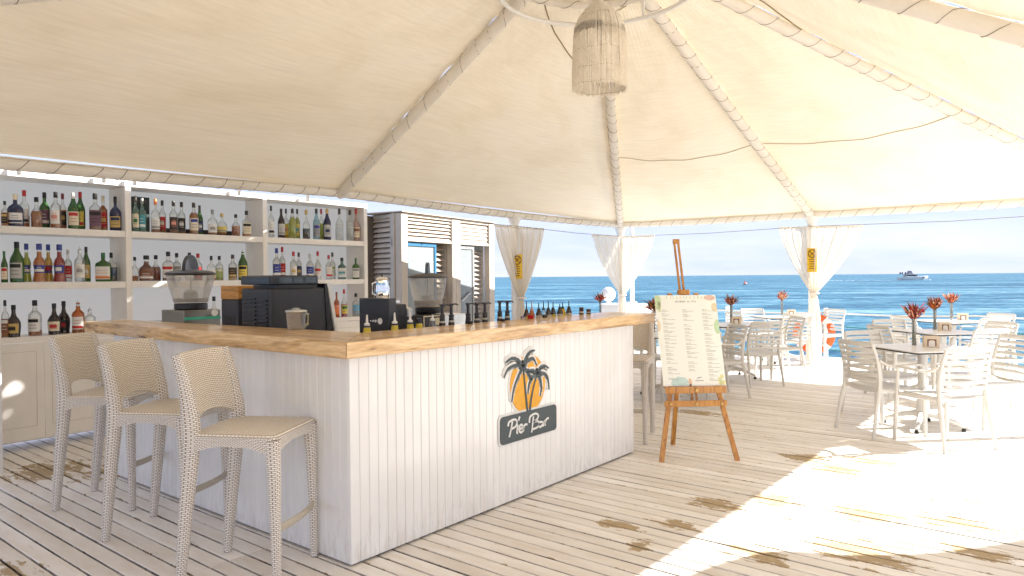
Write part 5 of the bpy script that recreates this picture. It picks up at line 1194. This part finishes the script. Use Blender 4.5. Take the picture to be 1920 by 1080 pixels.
# (table, side, distance, extra turn, side shift, label)
CH = [(0, 'l', .50, 3, .10, None),
 (0, 'n', .60, 3, -.32, 'white slatted armchair with its back to the camera, near side of the nearest table'),
 (0, 'r', .70, -8, .0, 'white slatted armchair at the right frame edge, right side of the nearest table'),
 (0, 'f', .56, 5, .0, 'white slatted armchair on the far side of the nearest table'),
 (1, 'l', .56, -6, .05, 'white slatted armchair left of the second table in the right row'),
 (1, 'n', .60, 4, -.15, 'white slatted armchair on the near side of the second right-row table'),
 (1, 'r', .62, 0, .05, 'white slatted armchair right of the second table in the right row'),
 (1, 'f', .58, -4, .05, 'white slatted armchair on the far side of the second right-row table'),
 (2, 'l', .56, 4, .0, 'white slatted armchair left of the last right-row table'),
 (2, 'n', .58, 0, -.12, 'white slatted armchair on the near side of the last right-row table'),
 (2, 'r', .60, 6, .05, 'white slatted armchair right of the last right-row table'),
 (3, 'n', .62, -8, -.22, 'sunlit white armchair before the orange life ring, seen from behind'),
 (3, 'l', .60, 5, .0, 'white slatted armchair left of the table by the life ring'),
 (3, 'f', .60, 3, .05, 'white slatted armchair beyond the table by the life ring'),
 (3, 'r', .88, 12, .22, 'white armchair seen edge-on right of the curtain post, at the railing'),
 (4, 'n', .66, 6, -.02, 'white slatted armchair right of the menu easel, seen squarely from behind'),
 (4, 'r', .66, -5, -.10, 'white slatted armchair in profile between the two left-row tables'),
 (4, 'l', .60, 0, .05, 'white slatted armchair left of the table behind the menu easel'),
 (4, 'f', .60, 0, .05, 'white slatted armchair on the far side of the table behind the easel'),
 (5, 'r', .62, 2, -.04, 'white slatted armchair just right of the menu board, seen in profile'),
 (5, 'n', .62, -4, .05, 'white slatted armchair between the counter end stool and the easel'),
 (5, 'l', .60, 0, .0, 'white slatted armchair hidden behind the counter end'),
 (5, 'f', .60, 0, .05, 'white slatted armchair beyond the table between counter and easel'),
 (6, 'r', .60, 0, .0, 'white slatted armchair right of the table behind the far counter end')]
first = True
for ti, side, dist, turn, sh_, lab in CH:
    (x, y), _ = TABLES[ti]; base = {'f': 0, 'l': PI/2, 'n': PI, 'r': -PI/2}[side]; a = TA+base
    cx, cy = x+dist*math.cos(a)-sh_*math.sin(a), y+dist*math.sin(a)+sh_*math.cos(a); rz = a+PI+R(turn)
    if first: ch0.location = (cx, cy, 0); ch0.rotation_euler = (0, 0, rz); first = False
    else: copy_tree(ch0, (cx, cy, 0), rz, lab)

# vases, dried bouquets, napkin holders
FL = [((5.55, -1.60), 'glass', 0, 'nearest table'), ((7.86, -1.46), 'glass', 1, 'second right-row table'), ((10.10, -1.37), 'glass', 2, 'last right-row table'), ((10.0, 1.08), 'glass', 3, 'table by the life ring'), ((7.80, 1.10), 'glass', 4, 'table behind the menu easel'), ((5.72, 1.27), 'glass', 5, 'table left of the menu board'), ((8.26, 3.60), 'glass', 6, 'table behind the far counter end')]
FC = [(.42, .03, .035), (.60, .16, .03), (.24, .05, .03), (.70, .34, .22), (.36, .10, .02), (.10, .10, .04)]
def bouquet(label, x, y, z, seed, rs=1.):
    rnd = random.Random(seed); t = thing('dried_bouquet', label, 'flowers', (x, y, z), rnd.uniform(0, 6), 'dried red bouquets on the tables')
    mb = MB()
    for q in range(9):
        a = rnd.uniform(0, 2*PI); r = rnd.uniform(.01, .05); mb.sweep([(.006*math.cos(a), .006*math.sin(a), .03), (.010*math.cos(a), .010*math.sin(a), .20), (r*math.cos(a), r*math.sin(a), .30)], .0016, 4)
    mb.build('stems', plain('stem_green', (.10, .09, .04), .8), t)
    cols = list(FC); rnd.shuffle(cols)
    if seed in (0,): cols = [FC[0], FC[2], FC[3], (.62, .08, .10), FC[5], FC[0]]
    if seed in (3,): cols = [FC[3], (.66, .42, .30), FC[2], FC[3], FC[5], FC[0]]
    for ci in range(5):
        mb = MB()
        for q in range(24):
            a = rnd.uniform(0, 2*PI)+ci; el = rnd.uniform(.08, 1.0)**.85*R(52); ln = rnd.uniform(.06, .15)*rs; w = rnd.uniform(.004, .012)
            d = Vector((math.cos(a)*math.sin(el), math.sin(a)*math.sin(el), math.cos(el))); s_ = d.cross(Vector((rnd.uniform(-1, 1), rnd.uniform(-1, 1), .3))).normalized(); o = Vector((0, 0, .215+rnd.uniform(0, .05)))+d*rnd.uniform(0, .055)
            bend = Vector((rnd.uniform(-.3, .3), rnd.uniform(-.3, .3), rnd.uniform(-.3, .1)))*ln*.3
            p1 = o+d*ln*rnd.uniform(.3, .75)+bend*.4; p2 = o+d*ln+bend+Vector((rnd.uniform(-.012, .012), rnd.uniform(-.012, .012), 0))
            mb.add([o, p1+s_*w, p2, p1-s_*w, p1+d.cross(s_)*w*.5], [(0, 1, 4), (1, 2, 4), (2, 3, 4), (3, 0, 4), (0, 3, 2, 1)])
        mb.build('petals', plain('petal_%d' % (int(cols[ci][0]*100)*1000+int(cols[ci][1]*100)), cols[ci], .7), t, None)
_b = bouquet
def bouquet(label, x, y, z, seed, rs=1.):
    _b(label, x, y, z, seed, rs); t = [o for o in COL.objects if o.get('label') == label][0]; rnd = random.Random(seed+50)
    for c_ in ((.78, .48, .36), (.55, .10, .06)):
        mb = MB()
        for q in range(13):
            a = rnd.uniform(0, 2*PI); el = rnd.uniform(.1, 1)*R(50); ln = rnd.uniform(.06, .135); d = Vector((math.cos(a)*math.sin(el), math.sin(a)*math.sin(el), math.cos(el))); p = Vector((0, 0, .225))+d*ln; r = rnd.uniform(.006, .012)
            mb.lathe([(r*.2, -r*1.2), (r, -r*.3), (r*.8, r*.6), (r*.1, r*1.2)], 6, p)
        mb.build('blossom', plain('bloom_%d' % int(c_[1]*100), c_, .7), t)
for i, ((x, y), k, sd, where) in enumerate(FL):
    t = thing('glass_vase', 'slim glass vase on the '+where, 'vase', (x, y, .7575), 0, 'slim vases on the tables')
    mb = MB(); mb.lathe([(.018, 0), (.020, .003), (.019, .10), (.021, .235), (.0225, .24)], 14, caps=False); mb.lathe([(.0195, .001), (.0195, .008)], 14); mb.build('vase_wall', glass('vase_glass', (.70, .72, .70), .16, .3), t, 50)
    mb = MB(); mb.lathe([(.0165, .009), (.0165, .12)], 12); mb.build('water', glass('vase_water', (.62, .62, .55), .25, .2), t)
    bouquet({0: 'bunch of deep red dried flowers in the vase on the nearest table', 1: 'orange and red dried flowers on the second right-row table', 2: 'small red dried bunch on the last right-row table', 3: 'pale pink and brown dried bunch on the table by the life ring', 4: 'dark red dried bunch right of the menu board', 5: 'pink-tipped dried bunch peeking out left of the menu board', 6: 'orange-brown dried bunch before the round white lamp'}[i], x, y, .7575+.012, sd)
n0 = None
for i, (x, y, lab) in enumerate([(5.42, -1.76, 'pale wooden napkin holder on the nearest table'), (7.70, -1.58, 'pale napkin holder on the second right-row table'), (10.02, -1.52, 'pale napkin holder on the last right-row table'), (9.98, .92, 'pale napkin holder on the table by the life ring'), (7.55, .93, 'pale napkin holder on the table behind the easel'), (5.75, 1.12, 'pale napkin holder left of the menu board')]):
    if n0 is None:
        t = thing('napkin_holder', lab, 'napkin holder', (x, y, .7575), R(-72), 'napkin holders on the tables'); n0 = t
        mw = paint('pale_wood', (.70, .58, .44), .5, .06)
        for s_ in (1, -1): mb = MB(); mb.box(-.065, .065, s_*.040-.004, s_*.040+.004, 0, .105, b=.002); mb.build('side', mw, t)
        mb = MB(); mb.box(-.065, .065, -.0355, .0355, 0, .008); mb.build('bottom', mw, t)
        for s_ in (1, -1): mb = MB(); mb.box(s_*.061-.004, s_*.061+.004, -.0355, .0355, .0085, .10, b=.001); mb.build('end_strip', mw, t)
        mb = MB(); mb.box(-.045, .045, -.028, .028, .0085, .088, b=.002); mb.build('napkins', plain('paper_napkin', (.80, .76, .72), .8), t)
        mb = MB(); mb.grid(lambda u, v: (-.038+.076*u, -.0445, .012+.066*v), 1, 1); mb.build('dark_inlay', plain('brown_inlay', (.20, .10, .06), .6), t, None)
        mb = MB(); mb.grid(lambda u, v: (-.026+.052*u, -.0452, .010+.058*v-.008*(2*u-1)**2), 8, 2); mb.build('paper_tongue', plain('paper_napkin', (.8, .76, .72)), t, None)
        note_kids(t)
    else: copy_tree(n0, (x, y, .7575), R(-72+random.uniform(-6, 6)), lab)

# ================================================================== EASEL AND MENU
EO = Vector((2.955, -.54)); ang = math.atan2(-.75, .66)      # local x to the right, y away from the lens
es = thing('easel', 'honey-coloured wooden tripod easel holding the drinks menu', 'easel', (EO.x, EO.y, 0), ang)
lean = .30/1.25
def yz(z): return z*lean
for s_ in (1, -1):
    mb = MB(); mb.sweep([(s_*.300, 0, .0), (s_*.188, yz(.56), .56), (s_*.06, yz(1.20), 1.20)], [(.0205, .013)]*3, 4, upv=(0, 1, 0), sq=.35); mb.build('leg', M_easel, es, 30)
mb = MB(); mb.sweep([(-.055, .56, .0), (-.03, yz(1.20)+.04, 1.20)], (.020, .013), 4, upv=(0, 1, 0), sq=.35); mb.build('leg', M_easel, es, 30)
mb = MB()
for dx in (-.0165, .0165): mb.sweep([(dx+.006, yz(.42)+.018, .42), (dx-.055, yz(1.745)+.018, 1.745)], (.0085, .011), 4, upv=(0, 1, 0), sq=.35)
mb.build('mast', M_easel, es, 30)
mb = MB(); mb.box(-.026, .026, -.016, .016, -.02, .02, b=.002); mb.v = [(x-.055, y+yz(1.73)+.018, z+1.735) for x, y, z in mb.v]; mb.build('mast_cap', M_easel, es)
mb = MB(); mb.box(-.245, .245, -.050, .012, .555, .572, b=.003); mb.box(-.245, .245, -.056, -.046, .520, .572, b=.002); mb.v = [(x, y+yz(.56), z) for x, y, z in mb.v]; mb.build('tray', M_easel, es)
mb = MB(); mb.box(-.250, .250, -.026, -.008, .415, .462, b=.003); mb.v = [(x, y+yz(.44), z) for x, y, z in mb.v]; mb.build('crossbar', M_easel, es)
mb = MB(); mb.box(-.20, .20, .012, .026, 1.18, 1.215, b=.003); mb.v = [(x-.02, y+yz(1.2), z) for x, y, z in mb.v]; mb.build('top_crossbar', M_easel, es)
for x in (-.205, 0, .205):
    mb = MB(); mb.lathe([(.010, 0), (.012, .003), (.010, .010), (.004, .012)], 10); mb.v = [(p[0]+x, yz(.44)-.027-p[2], p[1]+.438) for p in mb.v]; mb.build('bolt', plain('brass', (.60, .42, .16), .3, 1.), es)
mb = MB(); mb.lathe([(.010, 0), (.012, .003), (.010, .010)], 10); mb.v = [(p[0], yz(.54)-.058-p[2], p[1]+.545) for p in mb.v]; mb.build('bolt', plain('brass', (.60, .42, .16)), es)
mb = MB(); mb.box(-.048, .048, -.026, .030, 1.292, 1.335, b=.008); mb.v = [(x-.030, y+yz(1.30), z) for x, y, z in mb.v]; mb.build('top_clamp', M_easel, es)
for x in (-.145, .075): mb = MB(); mb.box(-.018, .018, -.012, .018, 1.288, 1.306, b=.003); mb.v = [(p[0]+x, p[1]+yz(1.29), p[2]) for p in mb.v]; mb.build('small_clamp', M_easel, es)
mn = thing('menu_board', 'pale drinks menu poster with three text columns and fruit prints on the easel', 'menu', (EO.x, EO.y, 0), ang)
BW, BZ0, BZ1 = .252, .575, 1.290
def mp_(x, z, off=0): return (x-.028*(z-BZ0)/(BZ1-BZ0), yz(z)-.026-off, z)
def mslab(x0, x1, z0, z1, off, th, name, mm, out=None):
    b = MB(); o = out or [(x0, z0), (x1, z0), (x1, z1), (x0, z1)]; n = len(o)
    b.add([mp_(x, z, off+th) for x, z in o]+[mp_(x, z, off) for x, z in o], [tuple(range(n)), tuple(range(2*n-1, n-1, -1))]+[(i, i+n, (i+1) % n+n, (i+1) % n) for i in range(n)]); return b.build(name, mm, mn, None)
mslab(-BW, BW, BZ0, BZ1, 0, .005, 'sheet', M_board)
rnd = random.Random(9); pr = MB(); hd = MB()
def bar_(b, x0, x1, z, h): b.add([mp_(x0, z, .0058), mp_(x1, z, .0058), mp_(x1, z+h, .0058), mp_(x0, z+h, .0058)], [(0, 1, 2, 3)])
for c_, x0 in enumerate((-.205, -.035, .125)):
    z = 1.170
    while z > (.615 if c_ != 1 else .68):
        L = rnd.uniform(.032, .055); gp = rnd.random() < .12
        def word(x0, ln, z, h, d):
            x = x0
            while x < x0+ln: w = rnd.uniform(.004, .013); bar_(pr, x, min(x+w, x0+ln), z, h*rnd.uniform(.75, 1.1)); x += w+d
        word(x0, L*.85, z, .0036, .0016)
        word(x0, rnd.uniform(.05, .105), z-.0105, .0028, .0018)
        if rnd.random() < .3: word(x0, rnd.uniform(.04, .08), z-.018, .0028, .0018); z -= .008
        z -= .029 if not gp else .045
pr.build('small_print', M_print, mn, None)['kind'] = 'stuff'
x = -.085
for ch_ in range(17):
    if ch_ not in (9, 12): 
        w = rnd.choice((.0055, .007, .0075)); k = rnd.random()
        bar_(hd, x, x+.0018, 1.233, .0105)
        if k < .7: bar_(hd, x, x+w, 1.2420, .0018)
        if k > .3: bar_(hd, x, x+w, 1.233, .0018)
        if k > .5: bar_(hd, x+w-.0018, x+w, 1.233, .0105)
    x += .0100
hd.build('heading', plain('dark_ink', (.04, .045, .05), .7), mn, None)['kind'] = 'stuff'
def blob(cx, cz, rx, rz, col, nm, off=.0052, n=18, wob=.08):
    r_ = random.Random(int(cx*999)); o = [(max(-BW, min(BW, cx+rx*math.cos(2*PI*i/n)*(1+r_.uniform(-wob, wob)))), max(BZ0, min(BZ1, cz+rz*math.sin(2*PI*i/n)*(1+r_.uniform(-wob, wob))))) for i in range(n)]
    mslab(0, 0, 0, 0, off, .0003, nm, col, o)
P = lambda n, c: plain(n, tuple(x*.62+.82*.38 for x in c) if n != 'dark_ink' else c, .6)
blob(-.235, 1.24, .032, .062, P('leaf_print', (.42, .66, .22)), 'leaf_print'); blob(-.222, 1.20, .016, .045, P('lime_print', (.62, .66, .25)), 'leaf_print')
blob(.20, 1.268, .045, .022, P('coral_print', (.72, .36, .22)), 'fruit_print'); blob(.235, 1.19, .030, .034, P('lemon_print', (.80, .62, .25)), 'fruit_print')
blob(.240, 1.035, .030, .056, P('kiwi_print', (.40, .70, .26)), 'fruit_print'); blob(-.245, 1.05, .018, .05, P('peach_print', (.78, .58, .32)), 'fruit_print')
blob(-.115, .595, .072, .052, P('aqua_print', (.40, .66, .62)), 'splash_print'); blob(-.035, .605, .013, .030, P('orange_print', (.78, .38, .10)), 'glass_print'); blob(-.035, .583, .010, .009, P('dark_ink', (.04, .045, .05)), 'glass_print')
for q, (a, c) in enumerate(((.205, .62), (.225, .645), (.235, .60), (.21, .59))): blob(a, c, .016, .017, P('citrus_print', (.70, .68, .08)), 'citrus_print', wob=.3)
blob(.215, .605, .006, .018, P('leaf_print', (.42, .66, .22)), 'leaf_print', off=.0057)
for q in range(12): blob(-.15+.028*q+rnd.uniform(-.008, .008), 1.272, .004, .013, P(['leaf_print', 'peach_print', 'aqua_print'][q % 3], (.42, .66, .22)), 'grass_print')
sw = MB()
sw.add([mp_(.018, .629, .006), mp_(.060, .640, .006), mp_(.062, .644, .006), mp_(.030, .637, .006)], [(0, 1, 2, 3)]); 
for q in range(9): bar_(sw, .008+.0075*q, .013+.0075*q, .612, .005)
sw.build('venue_logo', plain('dark_ink', (.04, .045, .05)), mn, None)

# ================================================================== PENDANT LAMP
lp = thing('pendant_lamp', 'bell-shaped pendant lamp of bleached reed strands hanging from the tent crown', 'lamp', (3.05, .40, 3.08))
rnd = random.Random(7)
def lr(z): 
    k = z/.75
    return .236 if k < .18 else .236-.012*(k-.18)/.4 if k < .58 else (.224*max(0, 1-((k-.58)/.44)**2.3))**1 
for lay in range(2):
    mb = MB()
    for q in range(175):
        a = 2*PI*q/175+rnd.uniform(-.03, .03); z0 = rnd.uniform(-.022, .008) if q % 4 else rnd.uniform(-.035, .0); tilt = rnd.uniform(-.06, .06); pts = []
        for k in range(11):
            z = z0+(.745-z0)*k/10; r = max(lr(max(z, 0))-.006*lay, .006)+rnd.uniform(-.0022, .0022); aa = a+tilt*k/10+rnd.uniform(-.008, .008); pts.append((r*math.cos(aa), r*math.sin(aa), z))
        mb.sweep(pts, .0028 if lay else .0034, 3, caps=False)
    o = mb.build('reed_strands', M_reed, lp, 80); o['kind'] = 'stuff'
for z in (.005, .14, .30, .46, .60): 
    mb = MB(); r = lr(z)-.004; mb.sweep([(r*math.cos(2*PI*q/32), r*math.sin(2*PI*q/32), z+.006*math.sin(q)) for q in range(33)], .0035, 5, caps=False); mb.build('hoop', M_reedd, lp)
mb = MB(); mb.sweep([(0, 0, .72), (0, 0, 1.42)], .006, 6); mb.build('cord', M_ropew, lp)
mb = MB(); mb.lathe([(.02, .50), (.02, .58)], 10); mb.build('socket', M_black, lp)
mb = MB(); mb.lathe([(.004, .385)]+[(.045*math.sin(PI*q/10), .44-.055*math.cos(PI*q/10)) for q in range(1, 9)]+[(.018, .499)], 14); mb.build('bulb', glass('bulb_glass', (.92, .92, .9), .3, .4), lp, 60)
